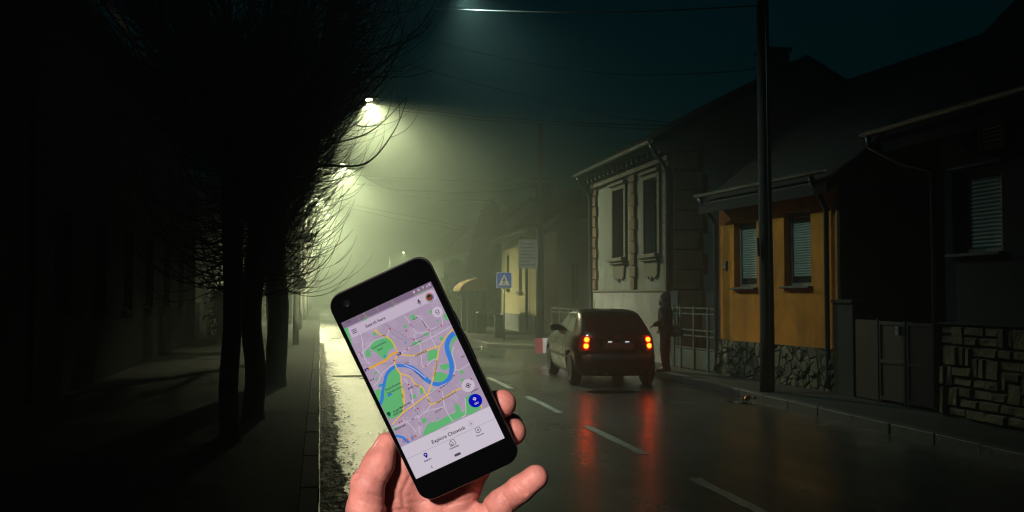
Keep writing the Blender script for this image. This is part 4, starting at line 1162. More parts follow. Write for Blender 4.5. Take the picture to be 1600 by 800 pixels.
def leafy(name, label, x, y, prof, n, size, m, seed, trunk_r=.12, group=None):
    """evergreen crown: many small leaf clumps through the volume under prof (z, radius)."""
    rs = random.Random(seed)
    t = thing(name, label, 'tree', (x, y, .118), 0, group)
    MB().tube([(0, 0, -.05), (.02, 0, prof[-1][0] * .5), (0, 0, prof[-1][0] * .9)], [trunk_r, trunk_r * .7, .02], 8).build('trunk', M_BARK, t)
    mb = MB()
    zs = [p[0] for p in prof]
    for i in range(n):
        z = rs.uniform(zs[0], zs[-1])
        rad = np.interp(z, zs, [p[1] for p in prof])
        a = rs.uniform(0, 6.283)
        lump = .8 + .35 * mnoise.noise(Vector((math.cos(a) * 1.6, math.sin(a) * 1.6, z * 1.1 + seed)))
        q = rad * lump * math.sqrt(rs.uniform(.25, 1))
        c = Vector((q * math.cos(a), q * math.sin(a), z + rs.uniform(-.1, .1)))
        for k in range(3):
            s = size * rs.uniform(.6, 1.3)
            dx = Vector((rs.gauss(0, 1), rs.gauss(0, 1), rs.gauss(0, .7))).normalized()
            dy = dx.orthogonal().normalized()
            o_ = c + Vector((rs.gauss(0, .09), rs.gauss(0, .09), rs.gauss(0, .09)))
            mb.add([o_ - dx * s, o_ + dy * s * .35, o_ + dx * s, o_ - dy * s * .35], [(0, 1, 2, 3)])
    mb.build('crown', m, t)
    return t
M_LEAF = mat('dark_evergreen_leaf', (.012, .024, .014), .75, var=.5, scale=2.5)
leafy('evergreen_tree', 'big dark evergreen tree with a sloping top left of the cream house', 8.55, 51.5, [(.3, 1.6), (1.5, 2.1), (2.8, 1.75), (4.0, 1.2), (5.2, .6), (6.2, .12)], 9000, .15, M_LEAF, 4, .2)
leafy('evergreen_shrub', 'rounded evergreen bush on the left edge of the big dark tree', 6.75, 51.0, [(.2, .6), (1.2, .75), (2.4, .7), (3.1, .2)], 2600, .14, M_LEAF, 6, .08)
leafy('evergreen_tree', 'second dark evergreen rising behind the cream house roof', 11.6, 52.5, [(.6, 1.8), (2, 2.2), (4.2, 1.8), (6.0, .9), (7.2, .2)], 3600, .16, M_LEAF, 9, .18)

# ---------------------------------------------------------------- the black hatchback
M_CARPAINT = mat('black_car_paint', (.002, .002, .0025), .30, var=.15, scale=3, coat=.10, rvar=.06, spec=.2)
M_CARGLASS = mat('tinted_car_glass', (.004, .005, .005), .08, var=.05, spec=.3)
M_RUBBER = mat('tyre_rubber', (.018, .018, .018), .8, var=.3, scale=30, bump=.3)
M_PLASTIC = mat('black_bumper_plastic', (.018, .018, .019), .5, var=.2)
M_RIM = mat('alloy_rim', (.35, .36, .36), .3, metallic=.9, var=.2)
M_CHROME = mat('chrome', (.6, .6, .6), .12, metallic=1.0, var=.05)

def car():
    t = thing('parked_car', 'black hatchback with its brake lights on, parked at the right kerb', 'car', (5.40, 18.12, 0), R(-3.6))
    LV = [(.20, .10, 3.98, .73), (.30, .03, 4.06, .785), (.42, .0, 4.08, .805), (.55, .01, 4.06, .815), (.60, .055, 4.03, .81), (.70, .075, 3.95, .81), (.80, .09, 3.74, .795), (.90, .125, 3.22, .77), (.955, .17, 2.98, .745),
          (.99, .205, 2.9, .728), (1.06, .29, 2.76, .703), (1.15, .41, 2.55, .668), (1.25, .56, 2.34, .63), (1.33, .71, 2.14, .588), (1.38, .88, 1.96, .53), (1.41, 1.08, 1.78, .43), (1.42, 1.28, 1.6, .22)]
    zl = [l[0] for l in LV]
    def par(z):
        return [float(np.interp(z, zl, [l[i] for l in LV])) for i in (1, 2, 3)]
    def surf(a, b, z, off=0.0, k=7.0):
        yr, yf, w = par(z)
        w += off; yr -= off; yf += off
        n_ = (abs(a) ** k + abs(b) ** k) ** (1 / k)
        p, q = a / n_, b / n_
        # the tail and nose bow outwards in plan
        return Vector((w * p * (1 - .05 * max(0, -q) ** 6), (yr + yf) / 2 + (yf - yr) / 2 * q + .05 * (1 if q < 0 else -1) * p * p * abs(q) ** 5, z))
    m = 14
    loop = [(-1 + 2 * i / m, -1) for i in range(m)] + [(1, -1 + 2 * i / m) for i in range(m)] + [(1 - 2 * i / m, 1) for i in range(m)] + [(-1, 1 - 2 * i / m) for i in range(m)]
    fine = []
    for i in range(len(zl) - 1):
        fine += [zl[i] + (zl[i + 1] - zl[i]) * s for s in (0, .5)]
    fine.append(zl[-1])
    vs = [surf(a, b, z) for z in fine for a, b in loop]
    n_ = len(loop)
    fs = [(i * n_ + j, i * n_ + (j + 1) % n_, (i + 1) * n_ + (j + 1) % n_, (i + 1) * n_ + j) for i in range(len(fine) - 1) for j in range(n_)]
    fs += [tuple(range(n_ - 1, -1, -1)), tuple(range((len(fine) - 1) * n_, len(fine) * n_))]
    body = MB().add(vs, fs).build('body', M_CARPAINT, t, smooth=True)
    cut = MB()
    for yw in (.76, 3.22):
        for s in (-1, 1):
            cut.lathe([(.345, 0), (.345, .5)], 32, Matrix.Translation((s * .52, yw, .315)) @ Matrix.Rotation(R(90) * s, 4, 'Y'))
    co = cut.build('cutter', M_PLASTIC, t)
    bo = body.modifiers.new('arches', 'BOOLEAN')
    bo.operation = 'DIFFERENCE'; bo.object = co; bo.solver = 'EXACT'
    bpy.context.view_layer.update()
    me = bpy.data.meshes.new_from_object(body.evaluated_get(bpy.context.evaluated_depsgraph_get()))
    body.modifiers.clear(); body.data = me
    cm = co.data; bpy.data.objects.remove(co); bpy.data.meshes.remove(cm)
    bpy.context.view_layer.update()

    def patch(side, s0, s1, z0, z1, off=.004, nu=12, nv=8, shear=0.0):
        mb = MB(); vs = []
        for j in range(nv + 1):
            z = z0 + (z1 - z0) * j / nv
            for i in range(nu + 1):
                s = s0 + (s1 - s0) * i / nu + shear * j / nv
                a, b = {'rear': (s, -1), 'right': (1, s), 'front': (-s, 1), 'left': (-1, -s)}[side]
                vs.append(surf(a, b, z, off))
        return mb.add(vs, [(j * (nu + 1) + i, j * (nu + 1) + i + 1, (j + 1) * (nu + 1) + i + 1, (j + 1) * (nu + 1) + i) for j in range(nv) for i in range(nu)])
    patch('rear', -.84, .84, 1.0, 1.36).build('rear_window', M_CARGLASS, t, smooth=True)
    patch('front', -.84, .84, .99, 1.36).build('windscreen', M_CARGLASS, t, smooth=True)
    for s in ('left', 'right'):
        f = 1 if s == 'right' else -1
        rngs = ((-.62, -.05), (.0, .62)) if s == 'right' else ((-.62, 0.0), (.05, .62))
        for (a, b) in rngs:
            patch(s, a, b, .995, 1.33).build('side_window', M_CARGLASS, t, smooth=True)
        # door seams, sill strip, handles
        for b in (-.30, .33) if s == 'right' else (-.33, .30):
            patch(s, b - .004, b + .004, .32, .94, .0025, 1, 10).build('door_seam', M_PLASTIC, t)
        patch(s, -.72, .72, .50, .545, .012, 20, 2).build('rubbing_strip', M_PLASTIC, t, smooth=True)
        for b in (-.22, .2):
            pp = surf(f, b, .84, .0)
            MB().box(pp.x - .01, pp.x + .03 if f > 0 else pp.x + .012, pp.y - .09, pp.y + .09, .825, .855).build('door_handle', M_PLASTIC, t, bevel=.006)
        pp = surf(f, .52, 1.0)
        mm = MB()
        x0, x1 = (pp.x - .02, pp.x + .2) if f > 0 else (pp.x - .2, pp.x + .02)
        mm.box(x0, x1, pp.y - .05, pp.y + .09, .97, 1.1)
        mir = mm.build('door_mirror', M_PLASTIC, t, bevel=.03)
        MB().box(x0 + .035, x1 - .035, pp.y - .056, pp.y - .0515, .99, 1.08).build('mirror_glass', M_CARGLASS, mir)
    patch('rear', -.9, .9, .335, .585, .014, 16, 5).build('bumper', M_PLASTIC, t, smooth=True)
    patch('rear', -.8, .8, .595, .603, .003, 16, 1).build('tailgate_seam', M_PLASTIC, t)
    # number plate, its lamps and two chrome bars standing in for bumper reflections
    y0 = surf(0, -1, .74).y
    pl = MB().box(-.26, .26, y0 - .022, y0 - .004, .69, .80).build('number_plate', mat('dim_plate', (.16, .16, .15), .4), t, bevel=.004)
    MB().box(-.275, .275, y0 - .018, y0 - .006, .675, .815).build('plate_frame', M_PLASTIC, pl)
    for x in (-.16, .16):
        MB().box(x - .035, x + .035, y0 - .03, y0 - .012, .822, .834).build('plate_lamp', emit('plate_lamp_glow', (.85, .93, 1), 1.6), t)
        MB().box(x - .04, x + .04, surf(0, -1, .52).y - .022, surf(0, -1, .52).y - .013, .512, .522).build('bumper_glint', M_CHROME, t)
    M_LENS = mat('red_lamp_lens', (.35, .008, .006), .15, coat=.5, var=.1)
    M_BRAKE = emit('brake_glow', (1, .055, .003), BRAKE)
    for s in (-1, 1):
        a0, a1 = (.70, .985) if s > 0 else (-.985, -.70)
        cl = patch('rear', a0, a1, .66, .95, .006, 6, 8).build('tail_light', M_LENS, t, smooth=True)
        for z in (.866, .752):
            c_ = surf(.78 * s, -1, z, .012)
            MB().lathe([(.046, .0), (.044, .01), (.03, .018), (.006, .021)], 18, Matrix.Translation(c_) @ Matrix.Rotation(R(90), 4, 'X') @ Matrix.Rotation(R(12) * s, 4, 'Y')).build('brake_lamp', M_BRAKE, cl, smooth=True)
    for s in (-1, 1):
        c_ = surf(.78 * s, -1, .81)
        li = bpy.data.lights.new('brake_light', 'POINT'); li.energy = .14; li.color = (1, .05, .01); li.shadow_soft_size = .05
        lo = bpy.data.objects.new('brake_light', li); COL.objects.link(lo); lo.parent = t; lo.location = c_ + Vector((0, -.09, 0))
    for s in (-1, 1):
        c_ = surf(.76 * s, 1, .68)
        MB().lathe([(.085, 0), (.08, .03), (.02, .045)], 18, Matrix.Translation(c_ + Vector((0, -.01, 0))) @ Matrix.Rotation(R(-90), 4, 'X')).build('headlight', emit('headlight_glow', (1, .95, .85), 12), t, smooth=True)
        li = bpy.data.lights.new('headlight_beam', 'SPOT'); li.energy = HEAD; li.color = (1, .93, .82); li.spot_size = R(76); li.spot_blend = .9; li.shadow_soft_size = .05
        lo = bpy.data.objects.new('headlight_beam', li); COL.objects.link(lo); lo.parent = t
        lo.location = c_ + Vector((0, .07, 0)); lo.rotation_euler = (R(84), 0, 0)
    for yw in (.76, 3.22):
        for s in (-1, 1):
            MM = Matrix.Translation((s * .60, yw, .305)) @ Matrix.Rotation(R(90) * s, 4, 'Y')
            w = MB().lathe([(.2, 0), (.27, -.0), (.298, .02), (.305, .05), (.305, .15), (.298, .18), (.27, .198), (.205, .2)], 36, MM).build('wheel', M_RUBBER, t, smooth=True)
            rm = MB().lathe([(.204, .15), (.204, .201), (.19, .203), (.185, .17), (.05, .165), (.045, .185), (.01, .19)], 36, MM)
            for i in range(5):
                rm.box(.04, .19, -.022, .022, .168, .19, MM @ Matrix.Rotation(2 * math.pi * i / 5, 4, 'Z'))
            rm.build('rim', M_RIM, w)
    MB().tube([(.45, .12, .2), (.45, -.03, .2)], .025, 10).build('exhaust_pipe', M_CHROME, t)
    pr = surf(0, -1, 1.02, .012); p2 = surf(.4, -1, 1.16, .012)
    MB().tube([pr, p2], .008, 6).build('rear_wiper', M_PLASTIC, t)
    MB().tube([(-.2, 1.35, 1.41), (-.22, 1.1, 1.62)], .004, 6).build('antenna', M_PLASTIC, t)
    MB().box(-.09, .09, .775, .80, 1.335, 1.35).build('high_brake_lamp', M_LENS, t)
    return t
car()

# ---------------------------------------------------------------- the woman beside the car
M_SKIN = mat('skin', (.55, .30, .22), .5, var=.08, scale=20, sss=.1)
M_JACKET = mat('black_jacket_cloth', (.006, .006, .007), .8, var=.4, scale=14, bump=.5, bscale=60)
M_JEANS = mat('dark_trousers', (.006, .007, .009), .9, var=.3, scale=20)
M_BOOT = mat('black_boot_leather', (.006, .006, .006), .5, var=.3)
M_HAIR = mat('dark_hair', (.02, .014, .01), .5, var=.4, scale=40, bump=.6, bscale=90)
M_BAG = mat('black_bag_leather', (.018, .017, .016), .4, var=.3)

# local frame: x to her right, y the way she faces, z up; feet at z = 0
J = dict(hipL=(-.085, 0, .83), hipR=(.085, 0, .83), kneeL=(-.10, .03, .455), kneeR=(.09, .0, .455), ankL=(-.11, -.01, .09), ankR=(.10, -.03, .09), toeL=(-.13, .13, .03), toeR=(.12, .11, .03),
         pelvis=(0, 0, .86), waist=(0, .0, 1.0), chest=(0, -.01, 1.18), neck=(0, .0, 1.35), head=(0.01, .03, 1.49),
         shL=(-.165, -.01, 1.29), shR=(.165, -.01, 1.29), elL=(-.21, .0, 1.04), elR=(.225, -.04, 1.04), wrL=(-.15, .17, .97), wrR=(.20, .10, .89))
def person_sdf(X, Y, Z):
    c = lambda a, b, ra, rb: cap(X, Y, Z, J[a] if isinstance(a, str) else a, J[b] if isinstance(b, str) else b, ra, rb)
    d = ell(X, Y, Z, J['pelvis'], (.155, .105, .12))
    d = smin(d, ell(X, Y, Z, J['waist'], (.125, .09, .14)), .06)
    d = smin(d, ell(X, Y, Z, J['chest'], (.155, .105, .17)), .06)
    d = smin(d, c('neck', (0.0, .02, 1.42), .05, .048), .03)
    for s in 'LR':
        d = smin(d, c('hip' + s, 'knee' + s, .085, .053), .04)
        d = smin(d, c('knee' + s, 'ank' + s, .052, .036), .03)
        d = smin(d, c('ank' + s, 'toe' + s, .036, .028), .03)
        d = smin(d, c('chest', 'sh' + s, .07, .058), .04)
        d = smin(d, c('sh' + s, 'el' + s, .05, .038), .03)
        d = smin(d, c('el' + s, 'wr' + s, .038, .026), .02)
        w = np.array(J['wr' + s]); fwd = (w - np.array(J['el' + s])); fwd = fwd / np.linalg.norm(fwd)
        sx = 1 if s == 'L' else -1
        side = np.array([0, 0, 1.0]) - fwd * fwd[2]; side /= np.linalg.norm(side)
        palm = w + fwd * .05
        d = smin(d, c(tuple(w), tuple(palm + fwd * .02), .024, .028), .015)
        for k, (o, L) in enumerate(((-.024, .06), (-.008, .072), (.008, .068), (.023, .052))):
            a = palm + fwd * .03 + side * o
            b = a + fwd * L * .6; e_ = b + fwd * L * .25 + np.array([sx * .02, 0, -.01])
            d = smin(d, np.minimum(c(tuple(a), tuple(b), .0105, .0095), c(tuple(b), tuple(e_), .0095, .008)), .004)
        a = w + fwd * .02 + side * .024
        d = smin(d, c(tuple(a), tuple(a + fwd * .045 + side * .02), .013, .009), .008)
    h = np.array(J['head'])
    d = smin(d, ell(X, Y, Z, h + (0, -.01, .03), (.075, .092, .095)), .03)
    d = smin(d, ell(X, Y, Z, h + (0, .02, -.045), (.055, .066, .075)), .03)
    d = smin(d, c(tuple(h + (0, .085, .015)), tuple(h + (0, .103, -.028)), .008, .014), .012)      # nose
    d = smin(d, ell(X, Y, Z, h + (0, .078, -.068), (.024, .014, .010)), .008)                       # lips
    d = smin(d, ell(X, Y, Z, h + (0, .07, -.105), (.022, .02, .016)), .015)
    for s in (-1, 1):
        d = np.maximum(d, -ell(X, Y, Z, h + (s * .031, .098, .012), (.017, .014, .010)))
        d = smin(d, ell(X, Y, Z, h + (s * .031, .080, .011), (.013, .012, .011)), .003)
        d = smin(d, ell(X, Y, Z, h + (s * .078, -.005, -.01), (.010, .022, .033)), .006)
    return d
PW = thing('person', 'woman in a black jacket, tight trousers and boots standing on the kerb beside the car', 'person', (6.98, 20.15, .12), R(62))
v, f = snet(person_sdf, (-.36, -.25, -.02), (.36, .36, 1.66), .010)
mesh_np('body', v, f, M_SKIN, PW)
def jacket(X, Y, Z):
    c = lambda a, b, ra, rb: cap(X, Y, Z, J[a] if isinstance(a, str) else a, J[b] if isinstance(b, str) else b, ra, rb)
    d = ell(X, Y, Z, (0, -.005, .93), (.20, .155, .22))
    d = smin(d, ell(X, Y, Z, (0, -.005, 1.17), (.20, .155, .21)), .07)
    d = smin(d, c((0, -.01, 1.31), (0, .01, 1.39), .085, .08), .04)
    for s in 'LR':
        d = smin(d, c('chest', 'sh' + s, .09, .085), .05)
        d = smin(d, c('sh' + s, 'el' + s, .08, .068), .04)
        d = smin(d, c('el' + s, 'wr' + s, .066, .05), .03)
    d = d + .007 * np.sin(Z * 60 + 2 * np.sin(X * 14)) * np.clip(1.2 - Z, 0, 1) + .005 * np.sin(X * 40 + Z * 25)
    return np.maximum(d, .76 + .02 * np.sin(X * 9) - Z)
v, f = snet(jacket, (-.40, -.28, .72), (.40, .36, 1.5), .011)
mesh_np('jacket', v, f, M_JACKET, PW)
def scarf(X, Y, Z):
    r_ = np.sqrt(X ** 2 + (Y - .005) ** 2)
    return np.sqrt((r_ - .082) ** 2 + ((Z - 1.385 - .1 * Y) * .8) ** 2) - .040 + .006 * np.sin(8 * np.arctan2(Y, X) + Z * 60)
v, f = snet(scarf, (-.16, -.16, 1.30), (.16, .17, 1.47), .009)
mesh_np('scarf', v, f, mat('dark_scarf', (.03, .026, .024), .9, var=.4, scale=30), PW)
def trousers(X, Y, Z):
    d = ell(X, Y, Z, (0, 0, .84), (.17, .12, .13))
    for s in 'LR':
        d = smin(d, cap(X, Y, Z, J['hip' + s], J['knee' + s], .096, .063), .04)
        d = smin(d, cap(X, Y, Z, J['knee' + s], J['ank' + s], .063, .046), .03)
    return np.maximum(d, .28 - Z)
v, f = snet(trousers, (-.24, -.16, .2), (.24, .17, 1.0), .010)
mesh_np('trousers', v, f, M_JEANS, PW)
for s in 'LR':
    def boot(X, Y, Z):
        k_ = np.array(J['knee' + s]); a_ = np.array(J['ank' + s]); top = a_ + (k_ - a_) * .72
        d = cap(X, Y, Z, tuple(top), tuple(a_), .068, .052)
        d = smin(d, cap(X, Y, Z, tuple(a_ - (0, .03, .045)), J['toe' + s], .045, .036), .03)
        d = np.minimum(d, ell(X, Y, Z, a_ - (0, .035, .065), (.03, .03, .035)))
        return np.maximum(np.maximum(d, .001 - Z), Z - top[2])
    ctr = J['ank' + s]
    v, f = snet(boot, (ctr[0] - .12, -.16, -.01), (ctr[0] + .12, .22, .42), .009)
    mesh_np('boot', v, f, M_BOOT, PW)
def hair(X, Y, Z):
    h = J['head']
    d = ell(X, Y, Z, (h[0], h[1] - .022, h[2] + .042), (.088, .098, .098))
    d = smin(d, cap(X, Y, Z, (h[0], h[1] - .07, h[2]), (h[0], h[1] - .10, h[2] - .18), .075, .055), .05)
    for q in (-1, 1):
        d = smin(d, cap(X, Y, Z, (h[0] + q * .07, h[1] - .01, h[2] + .02), (h[0] + q * .085, h[1] - .01, h[2] - .15), .03, .026), .03)
    d = d + .004 * np.sin(np.arctan2(Y - h[1], X - h[0]) * 26 + Z * 14)
    face = ell(X, Y, Z, (h[0], h[1] + .10, h[2] - .03), (.058, .085, .085))
    return np.maximum(d, -face)
v, f = snet(hair, (-.18, -.22, 1.22), (.18, .18, 1.68), .008)
mesh_np('hair', v, f, M_HAIR, PW)

# shoulder bag hanging on the side turned to the camera
BG = thing('handbag', 'black shoulder bag hanging at the hip of the woman by the car', 'bag', (7.17, 20.02, .95), R(62))
def bagf(X, Y, Z):
    q = np.maximum(np.maximum(np.abs(X) - .05 - .01 * (Z < 0), np.abs(Y) - .13 + .12 * (Z + .1) * .5), np.abs(Z) - .11)
    return smin(q, ell(X, Y, Z, (0, 0, -.03), (.065, .15, .085)), .03)
v, f = snet(bagf, (-.1, -.2, -.17), (.1, .2, .17), .009)
mesh_np('bag_body', v, f, M_BAG, BG)
MB().tube(smooth_line([(0, -.10, .09), (-.02, -.07, .26), (-.08, -.01, .43), (-.10, .03, .45), (-.06, .08, .26), (0, .10, .09)], 5), .009, 6).build('strap', M_BAG, BG, smooth=True)
MB().box(.058, .064, -.03, .03, .0, .02).build('buckle', M_CHROME, BG)

# ---------------------------------------------------------------- phone
MM_ = 0.001
a_, b_, c_ = -7.47847705e-02, 5.15633058e-03, 4.34751539e-01
ca, sa, cb, sb, cc, sc2 = math.cos(a_), math.sin(a_), math.cos(b_), math.sin(b_), math.cos(c_), math.sin(c_)
PR = Matrix(((cc, -sc2, 0), (sc2, cc, 0), (0, 0, 1))) @ Matrix(((1, 0, 0), (0, ca, -sa), (0, sa, ca))) @ Matrix(((cb, 0, sb), (0, 1, 0), (-sb, 0, cb)))
def cam_dir(vx, vy, vz):
    return RT * vx + UP * vy + FW * vz
exw = cam_dir(*PR.col[0]); eyw = cam_dir(*PR.col[1]); ezw = exw.cross(eyw)
PO = CAM + cam_dir(-56.1799268 * MM_, -79.1692297 * MM_, 649.486634 * MM_)
PH = thing('phone', 'black smartphone held tilted, its lit screen showing a street map', 'phone')
PH.rotation_mode = 'QUATERNION'
PMAT = Matrix(((exw.x, eyw.x, ezw.x, PO.x), (exw.y, eyw.y, ezw.y, PO.y), (exw.z, eyw.z, ezw.z, PO.z), (0, 0, 0, 1)))
PH.matrix_world = PMAT @ Matrix.Scale(MM_, 4)      # the phone is drawn in millimetres

M_PBODY = mat('phone_metal', (.03, .03, .032), .35, metallic=.7, var=.1)
M_PRIM = mat('phone_rim', (.5, .5, .5), .3, metallic=.9, var=.1)
M_PGLASS = mat('phone_black_glass', (.0012, .0012, .0014), .12, var=.05, spec=.35)
cx0, cy0 = .9, .3
x0, x1, y0, y1 = cx0 - 35.0, cx0 + 35.0, cy0 - 72.9, cy0 + 72.9
def shell(levels):
    mb = MB(); vs = []
    for ins, z in levels:
        vs += [(p[0], p[1], z) for p in rrect(x0 + ins, x1 - ins, y0 + ins, y1 - ins, 9.5 - ins, 8)]
    n = len(vs) // len(levels)
    fs = [(i * n + j, i * n + (j + 1) % n, (i + 1) * n + (j + 1) % n, (i + 1) * n + j) for i in range(len(levels) - 1) for j in range(n)]
    fs += [tuple(range(n - 1, -1, -1)), tuple(range((len(levels) - 1) * n, len(levels) * n))]
    return mb.add(vs, fs)
shell([(1.6, -8.0), (.5, -7.4), (.05, -6.2), (0, -4), (.05, -2.0), (.3, -1.0)]).build('body', M_PBODY, PH)
shell([(.3, -1.0), (.25, -.8), (.45, -.5)]).build('rim', M_PRIM, PH)
shell([(.5, -.5), (.5, -.25), (.9, -.05), (1.5, 0)]).build('front_glass', M_PGLASS, PH)
MB().lathe([(2.2, .004), (2.2, .03), (1.5, .03), (1.45, .012), (.02, .012)], 24, Matrix.Translation((-22.7, 65.0, 0))).build('camera_lens', M_CARGLASS, PH)
MB().box(x1 - .1, x1 + .5, 22, 32, -5.2, -3.2).build('power_button', M_PBODY, PH)
MB().box(x1 - .1, x1 + .5, -2, 16, -5.2, -3.2).build('volume_button', M_PBODY, PH)

SW, SH = 31.15, 55.35
E_ = 0.82
def scr(name, r, g, b, k=1.0):
    return emit('screen_' + name, srgb(r, g, b), E_ * k)
SCREEN = MB().quad((-SW, -SH, .05), (SW, -SH, .05), (SW, SH, .05), (-SW, SH, .05)).build('screen', scr('map_ground', 180, 160, 184), PH)

def clip_poly(p, lo=(-SW, -SH), hi=(SW, SH)):
    for ax_i, lim, sgn in ((0, lo[0], 1), (0, hi[0], -1), (1, lo[1], 1), (1, hi[1], -1)):
        out = []
        for i in range(len(p)):
            a, b = p[i], p[(i + 1) % len(p)]
            ia, ib = (a[ax_i] - lim) * sgn >= 0, (b[ax_i] - lim) * sgn >= 0
            if ia:
                out.append(a)
            if ia != ib:
                t_ = (lim - a[ax_i]) / (b[ax_i] - a[ax_i])
                out.append((a[0] + (b[0] - a[0]) * t_, a[1] + (b[1] - a[1]) * t_))
        p = out
        if len(p) < 3:
            return []
    return p
MAPLO, MAPHI = (-SW, -32.4), (SW, SH)
def flat(mb, pts, z, lo=MAPLO, hi=MAPHI):
    q = clip_poly(list(pts), lo, hi)
    if len(q) >= 3:
        ar = sum(q[i][0] * q[(i + 1) % len(q)][1] - q[(i + 1) % len(q)][0] * q[i][1] for i in range(len(q)))
        if ar < 0:
            q = q[::-1]
        mb.add([(x, y, z) for x, y in q], [tuple(range(len(q)))])
def curve2(pts, n=5):
    return [(p.x, p.y) for p in smooth_line([(x, y, 0) for x, y in pts], n)]
def strip(mb, pts, w, z, lo=MAPLO, hi=MAPHI):
    k = len(pts); L = []; Rr = []
    for i in range(k):
        a, b = pts[max(i - 1, 0)], pts[min(i + 1, k - 1)]
        dx, dy = b[0] - a[0], b[1] - a[1]; l = math.hypot(dx, dy) or 1
        ww = w[0] + (w[1] - w[0]) * i / (k - 1) if isinstance(w, tuple) else w
        nx, ny = -dy / l * ww / 2, dx / l * ww / 2
        L.append((pts[i][0] + nx, pts[i][1] + ny)); Rr.append((pts[i][0] - nx, pts[i][1] - ny))
    for i in range(k - 1):
        flat(mb, [Rr[i], Rr[i + 1], L[i + 1], L[i]], z, lo, hi)
def disc2(mb, x, y, r, z, n=16, lo=(-SW, -SH), hi=(SW, SH)):
    flat(mb, [(x + r * math.cos(6.2832 * i / n), y + r * math.sin(6.2832 * i / n)) for i in range(n)], z, lo, hi)

mb = MB()
for p in MAP_PARKS: flat(mb, curve2(p + [p[0]], 3)[:-1], .08)
mb.build('map_parks', scr('park', 104, 190, 122), SCREEN)
# dense web of small streets, block by block
mb = MB(); rs = random.Random(5)
for _ in range(95):
    cx, cy_ = rs.uniform(-30, 30), rs.uniform(-31, 50); a = rs.uniform(0, 3.14); w, h = rs.uniform(3, 7), rs.uniform(3, 7); g = rs.uniform(.9, 1.7)
    ux, uy = math.cos(a), math.sin(a)
    for q in range(int(w / g) + 1):
        s = -w / 2 + q * g
        strip(mb, [(cx + ux * s - uy * h / 2, cy_ + uy * s + ux * h / 2), (cx + ux * s + uy * h / 2, cy_ + uy * s - ux * h / 2)], .16, .066)
    for q in range(int(h / (g * 2.2)) + 1):
        s = -h / 2 + q * g * 2.2
        strip(mb, [(cx - ux * w / 2 - uy * s, cy_ - uy * w / 2 + ux * s), (cx + ux * w / 2 - uy * s, cy_ + uy * w / 2 + ux * s)], .16, .066)
mb.build('map_small_streets', scr('small_street', 200, 182, 205), SCREEN)
mb = MB()
strip(mb, curve2(MAP_RIVER), (3.3, 1.7), .10)
mb.build('map_river', scr('water', 62, 132, 222), SCREEN)
mb = MB(); strip(mb, curve2(MAP_RIVER2), 1.5, .10); mb.build('map_river', scr('water', 62, 132, 222), SCREEN)
mb = MB(); strip(mb, curve2(MAP_RIVER3), 1.6, .10); mb.build('map_river', scr('water', 62, 132, 222), SCREEN)
mb = MB()
for p in MAP_PONDS: flat(mb, p, .10)
mb.build('map_ponds', scr('water', 62, 132, 222), SCREEN)
mb = MB()
for p in MAP_WHITE: strip(mb, curve2(p), .45, .12)
mb.build('map_streets', scr('street', 216, 200, 216), SCREEN)
mb = MB()
for p in MAP_RAIL: strip(mb, curve2(p), .28, .13)
mb.build('map_railway', scr('railway', 150, 132, 158), SCREEN)
mb = MB()
for p in MAP_YELLOW: strip(mb, curve2(p), .85, .15)
mb.build('map_main_roads', scr('main_road', 236, 190, 86), SCREEN)
mb = MB()
for p in MAP_THICK: strip(mb, curve2(p), 1.35, .17)
mb.build('map_motorway', scr('motorway', 240, 176, 50), SCREEN)
mb = MB()
for x, y in MAP_STATIONS: disc2(mb, x, y, .55, .19, 10, MAPLO, MAPHI)
mb.build('map_stations', scr('station', 196, 52, 62), SCREEN)
Pp = {k: tuple(v_) for k, v_ in MAP_POINT.items()}
mb = MB()
for q in ((-6.6, 22.2), (-29.3, 21.7)): flat(mb, rrect(q[0] - 1.4, q[0] + 1.4, q[1] - .9, q[1] + .9, .3, 2), .20)
mb.build('map_road_badges', scr('badge', 66, 40, 120), SCREEN)
mb = MB(); flat(mb, [(-SW, 51.4), (SW, 51.4), (SW, SH), (-SW, SH)], .22)
mb.build('status_bar', scr('status_shade', 132, 112, 138), SCREEN)
mb = MB()
for x, col_ in ((-15.6, 0), (3.6, 1), (-6.8, 1), (-20, 1)):
    strip(mb, [(x, SH), (x + .4, 51.4)], .5 if col_ else .9, .23)
for (u0, u1, v0) in ((-17, -13.5, 51.6), (4, 6, 51.7), (18, 28, 51.5)):
    flat(mb, [(u0, v0), (u1, v0), (u1, v0 + .8), (u0, v0 + .8)], .235)
mb.build('status_bar_streets', scr('status_street', 152, 138, 128), SCREEN)
mb = MB()
flat(mb, [(19.0, 52.9), (19.5, 53.9), (19.0, 54.6), (18.4, 54.6), (17.9, 53.9), (18.4, 52.9)], .25)
disc2(mb, 21.9, 53.7, .75, .25); flat(mb, [(24.2, 54.5), (25.9, 54.5), (25.05, 52.9)], .25); flat(mb, [(26.7, 53.0), (28.3, 53.0), (28.3, 54.6)], .25); flat(mb, [(29.0, 53.0), (30.1, 53.0), (30.1, 54.8), (29.0, 54.8)], .25)
mb.build('status_icons', scr('status_icon', 206, 190, 208), SCREEN)
mb = MB(); flat(mb, rrect(-29.0, 30.2, 43.7, 50.6, 1.3, 4), .24)
mb.build('search_bar', scr('search_bar', 208, 190, 212), SCREEN)
mb = MB(); flat(mb, [(-SW, -SH), (SW, -SH), (SW, -32.3), (-SW, -32.3)], .24, (-SW, -SH), (SW, SH))
mb.build('bottom_sheet', scr('sheet', 218, 208, 222), SCREEN)
